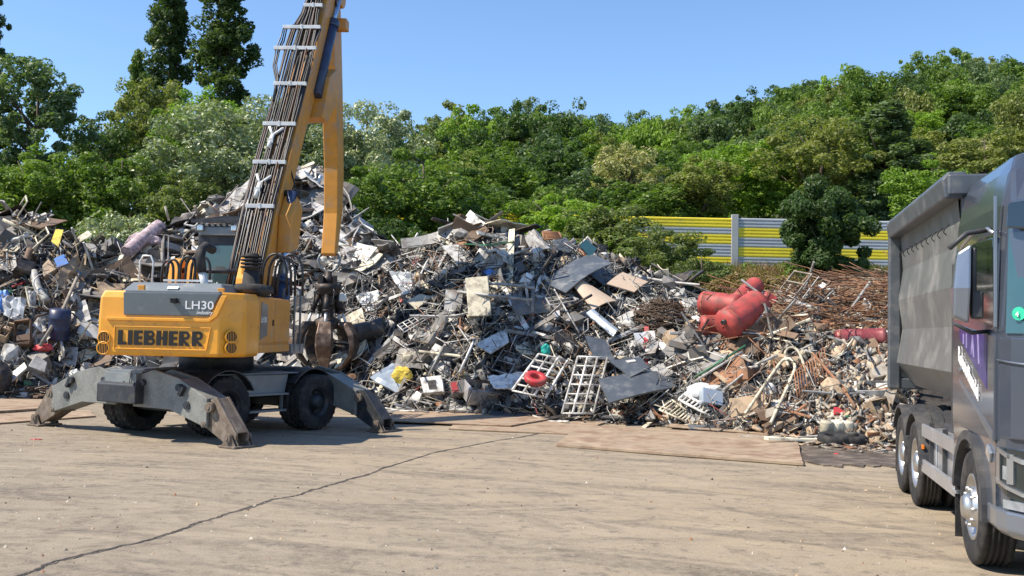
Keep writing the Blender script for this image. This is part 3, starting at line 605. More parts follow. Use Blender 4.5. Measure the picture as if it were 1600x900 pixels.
# ------------------------------------------------------------------ noise barrier
def barrier():
    Y0 = 47.0
    def at(px, z, Y=Y0): return Vector(((px - 800) / 1600 * Y, Y, z))
    ztop = CZ + (hz(1147) - 340) * Y0 / 1600; zb = ztop - 3.2
    r = thing('noise_barrier', 'yellow and grey striped corrugated noise barrier on the bank', 'noise barrier', at(1147, zb))
    posts = [(1147, Y0)]; bay = 8.2
    xs = [at(1147, 0).x + k * bay for k in (-2, -1, 0, 1, 2, 3)]
    slats = {0: 'YYYGGYYYGGGGYYGGG', 1: 'GYYYGGYYYGGGGYYYG', -1: 'YYYGGYYYGGGGYYGGG'}
    pitch = .148
    for bi in range(len(xs) - 1):
        x0, x1 = xs[bi] + .10, xs[bi + 1] - .10
        if bi <= 1: pat = 'YYY GG YYY GGGG YY GGGGG'; off = .02
        elif bi == 2: pat = 'GGG YYY GGG YYY GGGGG YYYY'; off = 0
        else: pat = 'GGG YYYY GGG GG YYYY GGGG'; off = -.04
        z = ztop - off
        for grp in pat.split():
            hgt = pitch * len(grp); mb = MB(); prof = [(.045, z), ]
            prof = []
            for k in range(len(grp)):
                zz = z - k * pitch
                prof += [(.0, zz), (-.06, zz - .03), (-.06, zz - pitch * .62), (.0, zz - pitch * .78)]
            prof += [(.0, z - hgt), (.06, z - hgt), (.06, z)]
            mb.prism([(a, b) for a, b in prof], (0, Y0, 0), (0, 1, 0), (0, 0, 1), (1, 0, 0), x0, x1)
            mb.build('panel', ['fence_yellow' if grp[0] == 'Y' else 'fence_grey'], r)
            z -= hgt + .004
    for x in xs:
        mb = MB(); mb.box((x, Y0 - .02, (ztop + zb) / 2), (.32, .22, ztop - zb + .3)); mb.build('post', ['post_grey'], r, bevel=.02)
barrier()

# ------------------------------------------------------------------ the scrap heaps
BX = [-250, 0, 110, 230, 330, 400, 500, 570, 620, 680, 740, 860, 930, 1000, 1060, 1100, 1150, 1220, 1300, 1400, 1500, 1620]
BB = [622, 622, 621, 624, 628, 631, 634, 638, 642, 646, 650, 655, 658, 662, 667, 672, 677, 684, 691, 697, 702, 706]
RXs = [-250, 0, 50, 110, 150, 190, 230, 280, 330, 400, 440, 500, 530, 560, 600, 640, 680, 740, 800, 860, 930, 1000, 1060, 1100, 1150, 1200, 1250, 1300, 1400, 1500, 1620]
RYs = [355, 354, 350, 366, 392, 398, 372, 350, 318, 290, 285, 290, 320, 368, 388, 384, 366, 364, 370, 368, 392, 428, 452, 472, 484, 474, 462, 450, 446, 446, 448]
RD = [31, 31, 31, 31, 32, 32, 33, 34, 35, 36, 36, 36, 35, 33, 32, 31, 30.5, 30, 30, 29.5, 29, 28, 27, 26.5, 26, 26, 26, 26.5, 26.5, 26, 26]
def prof(px):
    hh = hz(px); yb = interp(px, BX, BB); Yb = CZ * F / (yb - hh); Yr = interp(px, RXs, RD); zr = CZ + (hh - interp(px, RXs, RYs)) * Yr / F
    return Yb, Yr, zr
def heap(X, Y, rough=1.0):
    px = 800 + 1600 * X / max(Y, 5); Yb, Yr, zr = prof(px); t = (Y - Yb) / (Yr - Yb)
    if t < 0: h = t * 2.0
    elif t < 1: h = zr * (.62 * t + .38 * math.sin(t * math.pi / 2)) * 1.0
    else: h = zr - (Y - Yr) * .95
    if t > 0: h += rough * min(1, t * 5) * (.45 * noise.noise(Vector((X * .55, Y * .55, 2))) + .22 * noise.noise(Vector((X * 1.7, Y * 1.7, 5))))
    return h - .12
def hit(px, py):
    d = ray(px, py); Y = 16.0
    while Y < 45:
        p = CAM + d * (Y / d.y)
        if p.z < max(heap(p.x, p.y, .6), 0): return p
        Y += .08
    Yb, Yr, zr = prof(px); return PY(px, py, Yr - .6)
def normal(X, Y):
    e = .5; dx = (heap(X + e, Y, .3) - heap(X - e, Y, .3)) / (2 * e); dy = (heap(X, Y + e, .3) - heap(X, Y - e, .3)) / (2 * e)
    return Vector((-dx, -dy, 1)).normalized()
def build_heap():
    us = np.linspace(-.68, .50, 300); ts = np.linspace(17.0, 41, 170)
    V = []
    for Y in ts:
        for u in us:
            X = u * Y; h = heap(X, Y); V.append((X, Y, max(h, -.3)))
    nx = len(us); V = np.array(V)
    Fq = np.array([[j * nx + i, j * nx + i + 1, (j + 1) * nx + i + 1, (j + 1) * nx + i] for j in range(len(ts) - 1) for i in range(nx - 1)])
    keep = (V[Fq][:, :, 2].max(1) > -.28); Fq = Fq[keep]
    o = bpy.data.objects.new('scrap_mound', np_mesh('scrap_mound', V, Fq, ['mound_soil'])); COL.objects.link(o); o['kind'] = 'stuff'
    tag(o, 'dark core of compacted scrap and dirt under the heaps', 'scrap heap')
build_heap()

# small prototypes: (verts, faces)
def P_sheet(g, a=1.0, b=.7, crump=.12, n=3, th=.012, bend=None):
    bend = g.uniform(-.25, .25) if bend is None else bend; fx = g.uniform(-.4, .4)
    top = []; ph = g.uniform(0, 6)
    for j in range(n + 1):
        for i in range(n + 1):
            u = i / n - .5; v = j / n - .5
            z = bend * (u * u * 4) * .5 + fx * abs(v - .1) * .3 + g.uniform(-crump, crump) * .5
            top.append((u * a + g.uniform(-.3, .3) * crump * a, v * b + g.uniform(-.3, .3) * crump * b, z * max(a, b)))
    m = n + 1; N = m * m; V = top + [(x, y, z - th) for x, y, z in top]; Fc = []
    for j in range(n):
        for i in range(n):
            q = (j * m + i, j * m + i + 1, (j + 1) * m + i + 1, (j + 1) * m + i); Fc.append(q); Fc.append(tuple(N + k for k in reversed(q)))
    ring = [i for i in range(m)] + [j * m + n for j in range(1, m)] + [n * m + i for i in range(n - 1, -1, -1)] + [j * m for j in range(n - 1, 0, -1)]
    for k in range(len(ring)):
        a_, b_ = ring[k], ring[(k + 1) % len(ring)]; Fc.append((b_, a_, N + a_, N + b_))
    return V, Fc
def P_box(g, a, b, c, j=.0):
    x, y, z = a / 2, b / 2, c / 2
    V = [(sx * x + g.uniform(-j, j), sy * y + g.uniform(-j, j), sz * z + g.uniform(-j, j)) for sx, sy, sz in ((-1, -1, -1), (1, -1, -1), (1, 1, -1), (-1, 1, -1), (-1, -1, 1), (1, -1, 1), (1, 1, 1), (-1, 1, 1))]
    return V, [(3, 2, 1, 0), (4, 5, 6, 7), (0, 1, 5, 4), (1, 2, 6, 5), (2, 3, 7, 6), (3, 0, 4, 7)]
def P_tube(g, L_, r, bends=1, amt=.15, n=6):
    pts = []; k = bends + 2; d = Vector((0, 0, 0))
    for i in range(k):
        pts.append(Vector(((i / (k - 1) - .5) * L_, g.uniform(-amt, amt) * (1 if 0 < i < k - 1 else .3), g.uniform(-amt, amt) * (1 if 0 < i < k - 1 else .3))))
    mb = MB(); mb.tube(pts, r, n); return [tuple(q) for q in mb.v], mb.f
def P_case(g, a, b, c, w_=.02):       # open housing: five walls
    mb = MB(); mb.box((0, 0, -c / 2), (a, b, w_)); mb.box((-a / 2, 0, 0), (w_, b - .01, c)); mb.box((a / 2, 0, 0), (w_, b - .01, c)); mb.box((0, -b / 2, 0), (a - .03, w_, c)); mb.box((0, b / 2, 0), (a - .03, w_, c))
    mb.box((a * .2, 0, c * .1), (a * .25, b * .8, c * .5)); return [tuple(Vector(q) + Vector((g.uniform(-.03, .03), g.uniform(-.03, .03), g.uniform(-.02, .02)))) for q in mb.v], mb.f
def P_chunk(g, r):
    import bmesh
    bm = bmesh.new(); bmesh.ops.create_icosphere(bm, subdivisions=1, radius=r)
    V = [tuple(Vector((v.co.x * 1.3, v.co.y, v.co.z * .7)) * g.uniform(.6, 1.2)) for v in bm.verts]; Fc = [tuple(v.index for v in f.verts) for f in bm.faces]; bm.free(); return V, Fc
def P_frame(g, a, b, w_, bars=2):
    mb = MB()
    for s in (-1, 1): mb.box((0, s * b / 2, 0), (a, w_, w_)); mb.box((s * a / 2, 0, 0), (w_, b + w_, w_ * .98))
    for k in range(bars): mb.box(((k + 1) / (bars + 1) * a - a / 2, 0, 0), (w_ * .8, b - w_, w_ * .7))
    return [tuple(q) for q in mb.v], mb.f
def P_curl(g, R_, r):
    mb = MB(); k = 16; tl = g.uniform(.6, 1.6)
    mb.tube([Vector((math.cos(i / k * 6.28 * tl) * R_ * (1 - .2 * i / k), math.sin(i / k * 6.28 * tl) * R_, i * .02)) for i in range(k)], r, 4); return [tuple(q) for q in mb.v], mb.f
gp = random.Random(77)
KIND = {
 'sheet_metal_scrap': [P_sheet(gp, gp.uniform(.5, .9), gp.uniform(.35, .65), .13) for _ in range(8)],
 'large_sheet': [P_sheet(gp, gp.uniform(1.0, 1.7), gp.uniform(.5, .8), .025, n=4, th=.02, bend=gp.uniform(-.3, .3)) for _ in range(6)],
 'scrap_board': [P_sheet(gp, gp.uniform(.6, 1.1), gp.uniform(.2, .45), .02, n=2, th=.03) for _ in range(6)],
 'scrap_pipe': [P_tube(gp, gp.uniform(.9, 1.9), gp.uniform(.018, .035), gp.choice([1, 1, 2]), .09) for _ in range(8)],
 'metal_strip': [P_box(gp, gp.uniform(.8, 1.6), gp.uniform(.05, .11), gp.uniform(.02, .045), .012) for _ in range(6)],
 'open_housing': [P_case(gp, gp.uniform(.45, .7), gp.uniform(.35, .5), gp.uniform(.2, .35)) for _ in range(5)],
 'crushed_lump': [P_chunk(gp, gp.uniform(.18, .28)) for _ in range(6)],
 'scrap_rack': [P_frame(gp, gp.uniform(.7, 1.2), gp.uniform(.4, .6), .025, gp.choice([1, 2, 4])) for _ in range(6)],
 'bent_wire': [P_curl(gp, gp.uniform(.2, .4), .012) for _ in range(4)],
 'broken_stone': [P_box(gp, gp.uniform(.18, .34), gp.uniform(.12, .24), gp.uniform(.05, .14), .035) for _ in range(8)] + [P_chunk(gp, .12)],
 'rusty_rod': [P_tube(gp, gp.uniform(1.4, 3.0), gp.uniform(.009, .015), 2, .10, 5) for _ in range(8)],
}
WORD = {'large_sheet': 'large flat sheet', 'sheet_metal_scrap': 'crumpled sheet', 'scrap_board': 'flat board', 'scrap_pipe': 'pipe', 'metal_strip': 'narrow strip', 'open_housing': 'open appliance housing', 'crushed_lump': 'crushed lump',
        'scrap_rack': 'welded rack', 'bent_wire': 'curl of wire', 'broken_stone': 'chunk of rubble', 'rusty_rod': 'thin rod'}
KM = {}
for k, lst in KIND.items():
    KM[k] = []
    for V, Fc in lst:
        me = bpy.data.meshes.new(k); me.from_pydata(V, [], Fc); me.materials.append(MAT['mid grey']); me.update(); KM[k].append(me)
def region(px, t=.5):
    return ('on the ground before ' if t <= 0 else 'near the foot of ' if t < .33 else 'halfway up ' if t < .7 else 'near the crest of ') + ('the far left heap' if px < 200 else 'the heap behind the loader' if px < 560 else 'the middle heap' if px < 860 else 'the heap beside the tanks' if px < 1120 else 'the rubble heap')
KEEP = []       # picture ellipses kept clear for the single large pieces: (x, y, rx, ry)
def rot_on(n, g, tilt=.5):
    q = Vector((n.x + g.gauss(0, tilt), n.y + g.gauss(0, tilt), n.z + g.gauss(0, tilt * .6))).normalized()
    return q.to_track_quat('Z', 'Y').to_matrix() @ Matrix.Rotation(g.uniform(0, 6.28), 3, 'Z')
def place_scrap():
    g = random.Random(21)
    mixes = {
     'L': [('white', 4), ('pale grey', 4), ('cream', 3), ('dark grey', 3), ('black', 4), ('tan', 3.5), ('brown', 4.5), ('mid grey', 3), ('blue', .05), ('green', .08), ('red', .08)],
     'M': [('white', 4), ('pale grey', 6.5), ('silver', 2.6), ('dark grey', 5), ('mid grey', 5), ('black', 4.5), ('cream', 1.4), ('tan', .7), ('brown', 1.6), ('blue', .04), ('red', .05), ('green', .04)],
     'R': [('stone', 3), ('tan', 3), ('brown', 3), ('white', 2), ('cream', 1.5), ('mid grey', 1.5), ('rusty', 2)]}
    counts = [('large_sheet', 165), ('sheet_metal_scrap', 240), ('scrap_board', 200), ('scrap_pipe', 290), ('metal_strip', 270), ('open_housing', 60), ('crushed_lump', 150), ('scrap_rack', 75), ('bent_wire', 80)]
    for kind, n in counts:
        made = 0; tries = 0; foot = {'metal_strip': 34, 'scrap_board': 22, 'scrap_pipe': 20, 'sheet_metal_scrap': 14}.get(kind, 0)
        while made < n and tries < n * 30:
            tries += 1
            px = g.uniform(-15, 1240) if g.random() < .93 else g.uniform(1180, 1395); t = g.random() ** .9 * 1.02
            if kind == 'large_sheet' and px > 1110: continue
            if made < foot: px = g.uniform(560, 1300) if g.random() < .75 else g.uniform(0, 300); t = -g.random() ** 2 * .13
            Yb, Yr, zr = prof(px); Y = Yb + (Yr - Yb) * t; X = (px - 800) / 1600 * Y; z = heap(X, Y) if t > 0 else .05
            qx, qy = topx((X, Y, z + .1))
            grow = 34 if kind == 'large_sheet' else 8 if kind != 'crushed_lump' else 0
            if any(((qx - a) / (c + grow)) ** 2 + ((qy - b) / (d + grow * .6)) ** 2 < 1 for a, b, c, d in KEEP): continue
            if 160 < qx < 455 and 455 < qy < 555 and g.random() < .8: continue
            mix = mixes['L' if px < 230 else 'M' if px < 1130 else 'R']
            colr = g.choices([c for c, _ in mix], [w_ for _, w_ in mix])[0]
            if kind == 'scrap_pipe' and colr in ('tan', 'brown') and px > 200: colr = 'pale grey'
            if kind == 'large_sheet' and 560 < px: colr = g.choice(['white', 'pale grey', 'pale grey', 'silver', 'mid grey', 'dark grey', 'cream'])
            if kind == 'bent_wire': colr = g.choice(['black', 'dark grey', 'silver', 'brown'])
            me = g.choice(KM[kind]); s = g.uniform(.7, 1.35) * (1.15 if t > .5 else 1) * (1.1 if kind == 'large_sheet' else 1)
            o = bpy.data.objects.new(kind, me); COL.objects.link(o); o.material_slots[0].link = 'OBJECT'; o.material_slots[0].material = MAT[colr]
            nn = normal(X, Y) if t > 0 else Vector((0, 0, 1)); M = rot_on(nn, g, .06 if t <= 0 else .22 if kind == 'large_sheet' else .55 if kind != 'metal_strip' else .3)
            o.matrix_world = Matrix.Translation(Vector((X, Y, z)) + nn * (g.uniform(.08, .38) if t > 0 else .04)) @ M.to_4x4() @ Matrix.Diagonal((s, s * g.uniform(.8, 1.1), s, 1))
            lab = f'{colr} {WORD[kind]} {region(qx, t)}'
            tag(o, lab, 'scrap ' + WORD[kind].split()[-1], f'{colr} {WORD[kind]}s {region(qx, t)}'); made += 1
    # rubble and rods on the right
    for kind, n, cols in (('broken_stone', 280, ['stone', 'stone', 'tan', 'cream', 'brown', 'mid grey']), ('rusty_rod', 200, ['rusty', 'rusty', 'brown'])):
        made = 0
        while made < n:
            if kind == 'broken_stone': px = 1400 - abs(g.gauss(0, 110)); t = g.random() ** 1.3 * .72
            else: px = g.uniform(1170, 1420); t = g.uniform(.55, 1.08)
            if px < 1100: continue
            Yb, Yr, zr = prof(px); Y = Yb + (Yr - Yb) * t; X = (px - 800) / 1600 * Y; z = heap(X, Y); qx, qy = topx((X, Y, z))
            if kind == 'broken_stone' and any(((qx - a) / c) ** 2 + ((qy - b) / d) ** 2 < 1 for a, b, c, d in KEEP): continue
            colr = g.choice(cols); o = bpy.data.objects.new(kind, g.choice(KM[kind])); COL.objects.link(o); o.material_slots[0].link = 'OBJECT'; o.material_slots[0].material = MAT[colr]
            nn = normal(X, Y)
            if kind == 'rusty_rod':
                M = Matrix.Rotation(g.gauss(0, .6), 3, 'Z') @ Matrix.Rotation(g.gauss(.0, .25), 3, 'Y'); lift = g.uniform(.05, .5)
            else: M = rot_on(nn, g, .8); lift = .04
            s = g.uniform(.7, 1.4)
            o.matrix_world = Matrix.Translation(Vector((X, Y, z)) + nn * lift) @ M.to_4x4() @ Matrix.Diagonal((s, s if kind != 'rusty_rod' else 1, s if kind != 'rusty_rod' else 1, 1))
            lab = f'{colr} {WORD[kind]} {region(qx, t)} near the truck'
            tag(o, lab, 'rod' if kind == 'rusty_rod' else 'rubble', f'{colr} {WORD[kind]}s {region(qx, t)} near the truck'); made += 1
def scatter(name, n, fpx, ft, protos, m, seed, label, lift=(.02, .2), smin=.2, smax=.6, tilt=1.0, aniso=False):
    g = np.random.default_rng(seed); gr = random.Random(seed); Vs = []; Q = []; off = 0
    per = [[] for _ in protos]
    P4 = []
    for V, Fc in protos:
        tri = []
        for f in Fc:
            for k in range(1, len(f) - 1): tri.append((f[0], f[k], f[k + 1]))
        P4.append((np.array(V), np.array(tri)))
    for i in range(n):
        px = fpx(g); t = ft(g); Yb, Yr, zr = prof(px); Y = Yb + (Yr - Yb) * t; X = (px - 800) / 1600 * Y; z = heap(X, Y) if t > -.02 else 0
        V, T = P4[g.integers(0, len(P4))]
        nn = normal(X, Y) if t > .02 else Vector((0, 0, 1))
        if aniso: M = Matrix.Rotation(gr.gauss(0, .5), 3, 'Z') @ Matrix.Rotation(gr.gauss(0, .2), 3, 'Y')
        else: M = rot_on(nn, gr, tilt)
        s = g.uniform(smin, smax) if not aniso else 1
        A = np.array(M); c = np.array(Vector((X, Y, z)) + nn * g.uniform(*lift))
        Vs.append((V * s) @ A.T + c); Q.append(T + off); off += len(V)
    o = bpy.data.objects.new(name, np_mesh(name, np.concatenate(Vs), np.concatenate(Q), [m])); COL.objects.link(o); o['kind'] = 'stuff'
    tag(o, label, 'debris'); return o
small = [P_sheet(gp, .6, .45, .16, n=2) for _ in range(6)] + [P_box(gp, .9, .05, .03, .01) for _ in range(3)] + [P_tube(gp, 1.0, .018, 1, .08, 4) for _ in range(4)] + [P_chunk(gp, .16) for _ in range(2)] + [P_box(gp, .5, .3, .03, .04) for _ in range(3)]
def fill():
    scatter('small_scrap', 14000, lambda g: g.uniform(190, 1180), lambda g: g.uniform(.0, 1.04), small, 'debris_mixed', 5, 'countless small pieces of mixed scrap filling the middle heaps', smin=.2, smax=.8)
    scatter('small_scrap', 6000, lambda g: g.uniform(-60, 230), lambda g: g.uniform(.0, 1.04), small, 'debris_left', 6, 'countless small pieces of mixed waste filling the left heap', smin=.25, smax=.85)
    scatter('rubble_fragments', 9000, lambda g: 1430 - abs(g.normal(0, 130)), lambda g: g.uniform(-.03, .8), [P_chunk(gp, .09)] + [P_box(gp, gp.uniform(.12, .25), gp.uniform(.08, .16), gp.uniform(.03, .09), .03) for _ in range(7)] + [P_box(gp, .45, .05, .03, .02) for _ in range(5)] + [P_sheet(gp, .3, .25, .15, n=2) for _ in range(2)], 'debris_rubble', 7, 'countless small fragments of stone and wood in the right heap', smin=.3, smax=1.1)
    scatter('rubble_fragments', 1600, lambda g: g.uniform(1150, 1440), lambda g: g.uniform(.5, 1.1), [P_box(gp, gp.uniform(.12, .3), gp.uniform(.08, .16), gp.uniform(.03, .09), .03) for _ in range(6)] + [P_sheet(gp, .4, .3, .15, n=2) for _ in range(3)], 'debris_rubble', 17, 'stone and wood fragments mixed into the rusty rods', smin=.4, smax=1.1)
    scatter('rust_tangle', 1300, lambda g: g.uniform(1175, 1470), lambda g: g.uniform(.6, 1.2), [P_tube(gp, gp.uniform(1.0, 2.6), .009, 2, .12, 4) for _ in range(8)], 'debris_rust', 8, 'tangle of countless thin rusty rods at the top right', lift=(.02, .35), aniso=True)
    scatter('thin_scrap', 3800, lambda g: g.uniform(-30, 1300), lambda g: g.uniform(.0, .9), [P_tube(gp, gp.uniform(.9, 1.8), .011, 1, .1, 4) for _ in range(6)], 'debris_mixed', 9, 'countless thin bars and wires across the middle heap', lift=(.1, .35), smin=.7, smax=1.1, tilt=.5)
    scatter('litter', 900, lambda g: g.uniform(560, 1300), lambda g: -abs(g.normal(0, .045)), small, 'debris_mixed', 10, 'small litter strewn at the foot of the heaps', lift=(.02, .05), smin=.08, smax=.35, tilt=.15)
    scatter('litter', 520, lambda g: g.uniform(1240, 1430), lambda g: -abs(g.normal(0, .09)), small + [P_box(gp, .3, .2, .08, .04)] * 3, 'debris_rubble', 14, 'small stones and scraps lying in the mud beside the truck', lift=(.02, .05), smin=.08, smax=.4, tilt=.2)
    scatter('litter', 500, lambda g: g.uniform(-40, 420), lambda g: -abs(g.normal(0, .02)), small, 'debris_left', 12, 'small litter strewn along the left steel plates', lift=(.02, .05), smin=.08, smax=.3, tilt=.15)

# --- large single pieces --------------------------------------------------
def surf(px, py, lift=.35, n=None):
    p = hit(px, py); return p + (CAM - p).normalized() * lift
def onplane(pts, n, lift):
    cx = sum(p[0] for p in pts) / len(pts); cy = sum(p[1] for p in pts) / len(pts); c = surf(cx, cy, lift); n = Vector(n).normalized(); out = []
    for x, y in pts:
        d = ray(x, y); out.append(CAM + d * ((c - CAM).dot(n) / d.dot(n)))
    return out, c, n
def keep(pts, k=.8):
    xs = [p[0] for p in pts]; ys = [p[1] for p in pts]; KEEP.append(((min(xs) + max(xs)) / 2, (min(ys) + max(ys)) / 2, (max(xs) - min(xs)) / 2 * k + 11, (max(ys) - min(ys)) / 2 * k + 11))
def sheet4(name, label, cat, pts, m, n=(0, -.6, .8), lift=.45, th=.03, crump=.0, bend=0.0, N=6, extra=None):
    keep(pts); c4, c, nn = onplane(pts, n, lift); g = random.Random(len(label) * 7 + int(pts[0][0])); top = []
    for j in range(N + 1):
        for i in range(N + 1):
            u, v = i / N, j / N; p = c4[0].lerp(c4[1], u).lerp(c4[3].lerp(c4[2], u), v)
            top.append(p + nn * (bend * math.sin(u * math.pi) + g.uniform(-1, 1) * crump))
    m_ = N + 1; K = m_ * m_; mb = MB(); V = top + [p - nn * th for p in top]; Fc = []
    for j in range(N):
        for i in range(N):
            q = (j * m_ + i, (j + 1) * m_ + i, (j + 1) * m_ + i + 1, j * m_ + i + 1); Fc.append(q); Fc.append(tuple(K + k for k in reversed(q)))
    ring = [i for i in range(m_)] + [j * m_ + N for j in range(1, m_)] + [N * m_ + i for i in range(N - 1, -1, -1)] + [j * m_ for j in range(N - 1, 0, -1)]
    for k in range(len(ring)): a_, b_ = ring[k], ring[(k + 1) % len(ring)]; Fc.append((a_, b_, K + b_, K + a_))
    mb.add(V, Fc); o = mb.build(name, [m]); tag(o, label, cat)
    if extra: extra(o, c4, c, nn)
    return o
def box4(name, label, cat, pts, depth, m, n=(0, -.85, .5), lift=.5, open_=None):
    """the face seen in the picture is given by four points; the body runs `depth` back from it"""
    keep(pts); c4, c, nn = onplane(pts, n, lift); mb = MB(); b4 = [p - nn * depth for p in c4]
    mb.add(c4 + b4, [(3, 2, 1, 0), (4, 5, 6, 7), (0, 1, 5, 4), (1, 2, 6, 5), (2, 3, 7, 6), (3, 0, 4, 7)]); o = mb.build(name, [m], bevel=.015); tag(o, label, cat)
    if open_:
        def L_(u, v): return c4[0].lerp(c4[1], u).lerp(c4[3].lerp(c4[2], u), v)
        u0, v0, u1, v1, pm, pn = open_; mb = MB(); q = [L_(u0, v0), L_(u1, v0), L_(u1, v1), L_(u0, v1)]
        mb.add([p + nn * .012 for p in q] + [p - nn * .01 for p in q], [(3, 2, 1, 0), (4, 5, 6, 7), (0, 1, 5, 4), (1, 2, 6, 5), (2, 3, 7, 6), (3, 0, 4, 7)]); mb.build(pn, [pm], o)
    return o
def rack4(name, label, cat, pts, nx, ny, r, m, n=(0, -.6, .8), lift=.5, rail='rail', bar='crossbar', ends=True):
    keep(pts); c4, c, nn = onplane(pts, n, lift)
    def L_(u, v): return c4[0].lerp(c4[1], u).lerp(c4[3].lerp(c4[2], u), v)
    t = thing(name, label, cat, c)
    for i in range(nx):
        u = i / (nx - 1); MB().tube([L_(u, 0), L_(u, .5), L_(u, 1)], r, 6).build(rail, [m], t)
    for j in range(ny):
        v = (j + .5) / ny if not ends else j / (ny - 1); MB().tube([L_(0, v), L_(1, v)], r * .8, 6).build(bar, [m], t)
    return t
def pipe(label, pts, r, m, cat='pipe', name='scrap_pipe', lift=.55, smooth=0):
    P = [surf(x, y, lift + (q[0] if q else 0)) for x, y, *q in pts]
    if smooth:
        for _ in range(smooth):
            Q = [P[0]]
            for a, b in zip(P[:-1], P[1:]): Q += [a.lerp(b, .25), a.lerp(b, .75)]
            P = Q + [P[-1]]
    return tag(MB().tube(P, r, 8).build(name, [m]), label, cat)
def crumple(name, label, cat, px, py, rx, ry, m, lift=.35, flat=.5, seed=1, amp=.35, sub=3):
    import bmesh
    p = surf(px, py, lift); k = p.dot(_f) / F; bm = bmesh.new(); bmesh.ops.create_icosphere(bm, subdivisions=sub, radius=1)
    mb = MB(); V = []
    for v in bm.verts:
        q = v.co; d = 1 + amp * noise.noise(q * 1.7 + Vector((seed, 0, 0))) + amp * .5 * noise.noise(q * 4 + Vector((0, seed, 0)))
        V.append(p + Vector((q.x * rx * k * d, q.y * (rx + ry) / 2 * k * flat * d, q.z * ry * k * d)))
    mb.add(V, [tuple(v.index for v in f.verts) for f in bm.faces], 0, sub > 3); bm.free(); KEEP.append((px, py, rx * .8, ry * .8))
    return tag(mb.build(name, [m]), label, cat)
def sticker(o, c4, c, nn, u0=.1, v0=.2, du=.12, dv=.12, m='white', name='label'):
    def L_(u, v): return c4[0].lerp(c4[1], u).lerp(c4[3].lerp(c4[2], u), v)
    q = [L_(u0, v0), L_(u0 + du, v0), L_(u0 + du, v0 + dv), L_(u0, v0 + dv)]; mb = MB()
    mb.add([p + nn * .012 for p in q] + [p + nn * .002 for p in q], [(3, 2, 1, 0), (4, 5, 6, 7), (0, 1, 5, 4), (1, 2, 6, 5), (2, 3, 7, 6), (3, 0, 4, 7)]); mb.build(name, [m], o)
def heroes():
    KEEP.extend([(1315, 668, 40, 16), (1268, 586, 28, 36), (852, 546, 16, 14), (1375, 684, 30, 12), (1205, 600, 30, 40)])
    S = sheet4
    S('steel_sheet', 'large blue grey steel sheet with a small white label near the heap top', 'metal sheet', [(848, 441), (925, 396), (957, 411), (884, 457)], 'charcoal_sheet', (-.25, -.45, .85), 1.10, bend=.10, extra=lambda o, a, b, c: sticker(o, a, b, c, .12, .35, .13, .2))
    S('steel_sheet', 'dark sheet between the blue grey sheet and the tan cardboard sheet', 'metal sheet', [(921, 428), (962, 410), (982, 424), (945, 446)], 'charcoal_sheet', (.2, -.5, .85), .5)
    S('cardboard_sheet', 'tan sheet with a fold, below the blue grey steel sheet', 'board', [(896, 446), (910, 437), (963, 470), (927, 484)], 'tan_sheet', (.1, -.6, .8), 1.15, bend=.08)
    S('cardboard_sheet', 'tan rhombic sheet beside the dark sheet, nearest the shrubs', 'board', [(948, 443), (973, 425), (1013, 440), (991, 456)], 'tan_sheet', (.15, -.55, .85), 1.10, bend=.03)
    S('panel', 'long narrow white panel pointing at the wire tangle', 'panel', [(962, 497), (1019, 468), (1031, 472), (974, 502)], 'white', (-.2, -.6, .8), .75)
    S('steel_sheet', 'light blue bent sheet below the folded tan sheet', 'metal sheet', [(916, 489), (931, 487), (967, 516), (958, 526)], 'sheet_blue', (.2, -.6, .8), .75, crump=.02, bend=.1)
    S('steel_sheet', 'dark grey square sheet right of the teal cloth', 'metal sheet', [(914, 524), (946, 531), (961, 563), (928, 560)], 'charcoal_sheet', (.1, -.8, .6), 1.00)
    S('steel_sheet', 'dark sheet with a white label behind the lowest large sheet', 'metal sheet', [(951, 563), (1001, 558), (1015, 574), (985, 589)], 'charcoal_sheet', (.0, -.6, .8), 1.00, extra=lambda o, a, b, c: sticker(o, a, b, c, .45, .15, .3, .15))
    S('steel_sheet', 'largest dark grey sheet low on the heap beside the bed frame', 'metal sheet', [(935, 592), (1040, 579), (1066, 603), (952, 629)], 'charcoal_sheet', (.05, -.55, .85), 1.05, bend=.05, th=.05)
    S('steel_sheet', 'pale sheet corner between two dark sheets', 'metal sheet', [(998, 585), (1030, 568), (1056, 582), (1040, 588)], 'white', (0, -.6, .8), .6)
    def rk(pts, lab):
        t = rack4('bed_frame', lab, 'bed frame', pts, 4, 7, .030, 'white', (.05, -.8, .55), 1.0)
    rk([(903, 557), (949, 559), (927, 646), (878, 646)], 'white welded bed frame standing upright below the teal cloth')
    rk([(842, 553), (887, 563), (852, 622), (800, 610)], 'white welded bed frame leaning left, with the red ring on it')
    p = surf(836, 595, 1.1); t = MB(); t.lathe([(.13, 0), (.26, 0), (.27, .03), (.27, .11), (.25, .13), (.13, .13), (.12, .1), (.13, 0)], p, (.15, -.45, .85), 20); tag(t.build('red_ring', ['red']), 'bright red plastic ring on the leaning bed frame', 'ring')
    crumple('cloth', 'teal cloth scrap above the upright bed frame', 'cloth', 852, 547, 8, 9, 'teal_cloth', .5, seed=3)
    box4('carton', 'small tan carton below the wire tangle', 'carton', [(1037, 518), (1052, 513), (1062, 526), (1048, 534)], .25, 'tan', (.1, -.7, .7), .8)
    box4('freezer_door', 'tall cream white door standing upright in the middle heap', 'door', [(727, 434), (762, 431), (768, 493), (732, 494)], .12, 'cream', (-.1, -.93, .35), .9)
    S('panel', 'white panel lying tilted near the crest', 'panel', [(690, 384), (716, 382), (746, 410), (716, 412)], 'white', (.1, -.6, .8), .7)
    S('trough', 'long pale grey trough along the top of the middle heap', 'trough', [(626, 373), (709, 352), (709, 369), (628, 388)], 'pale grey', (-.1, -.85, .5), .5, bend=-.12, th=.04)
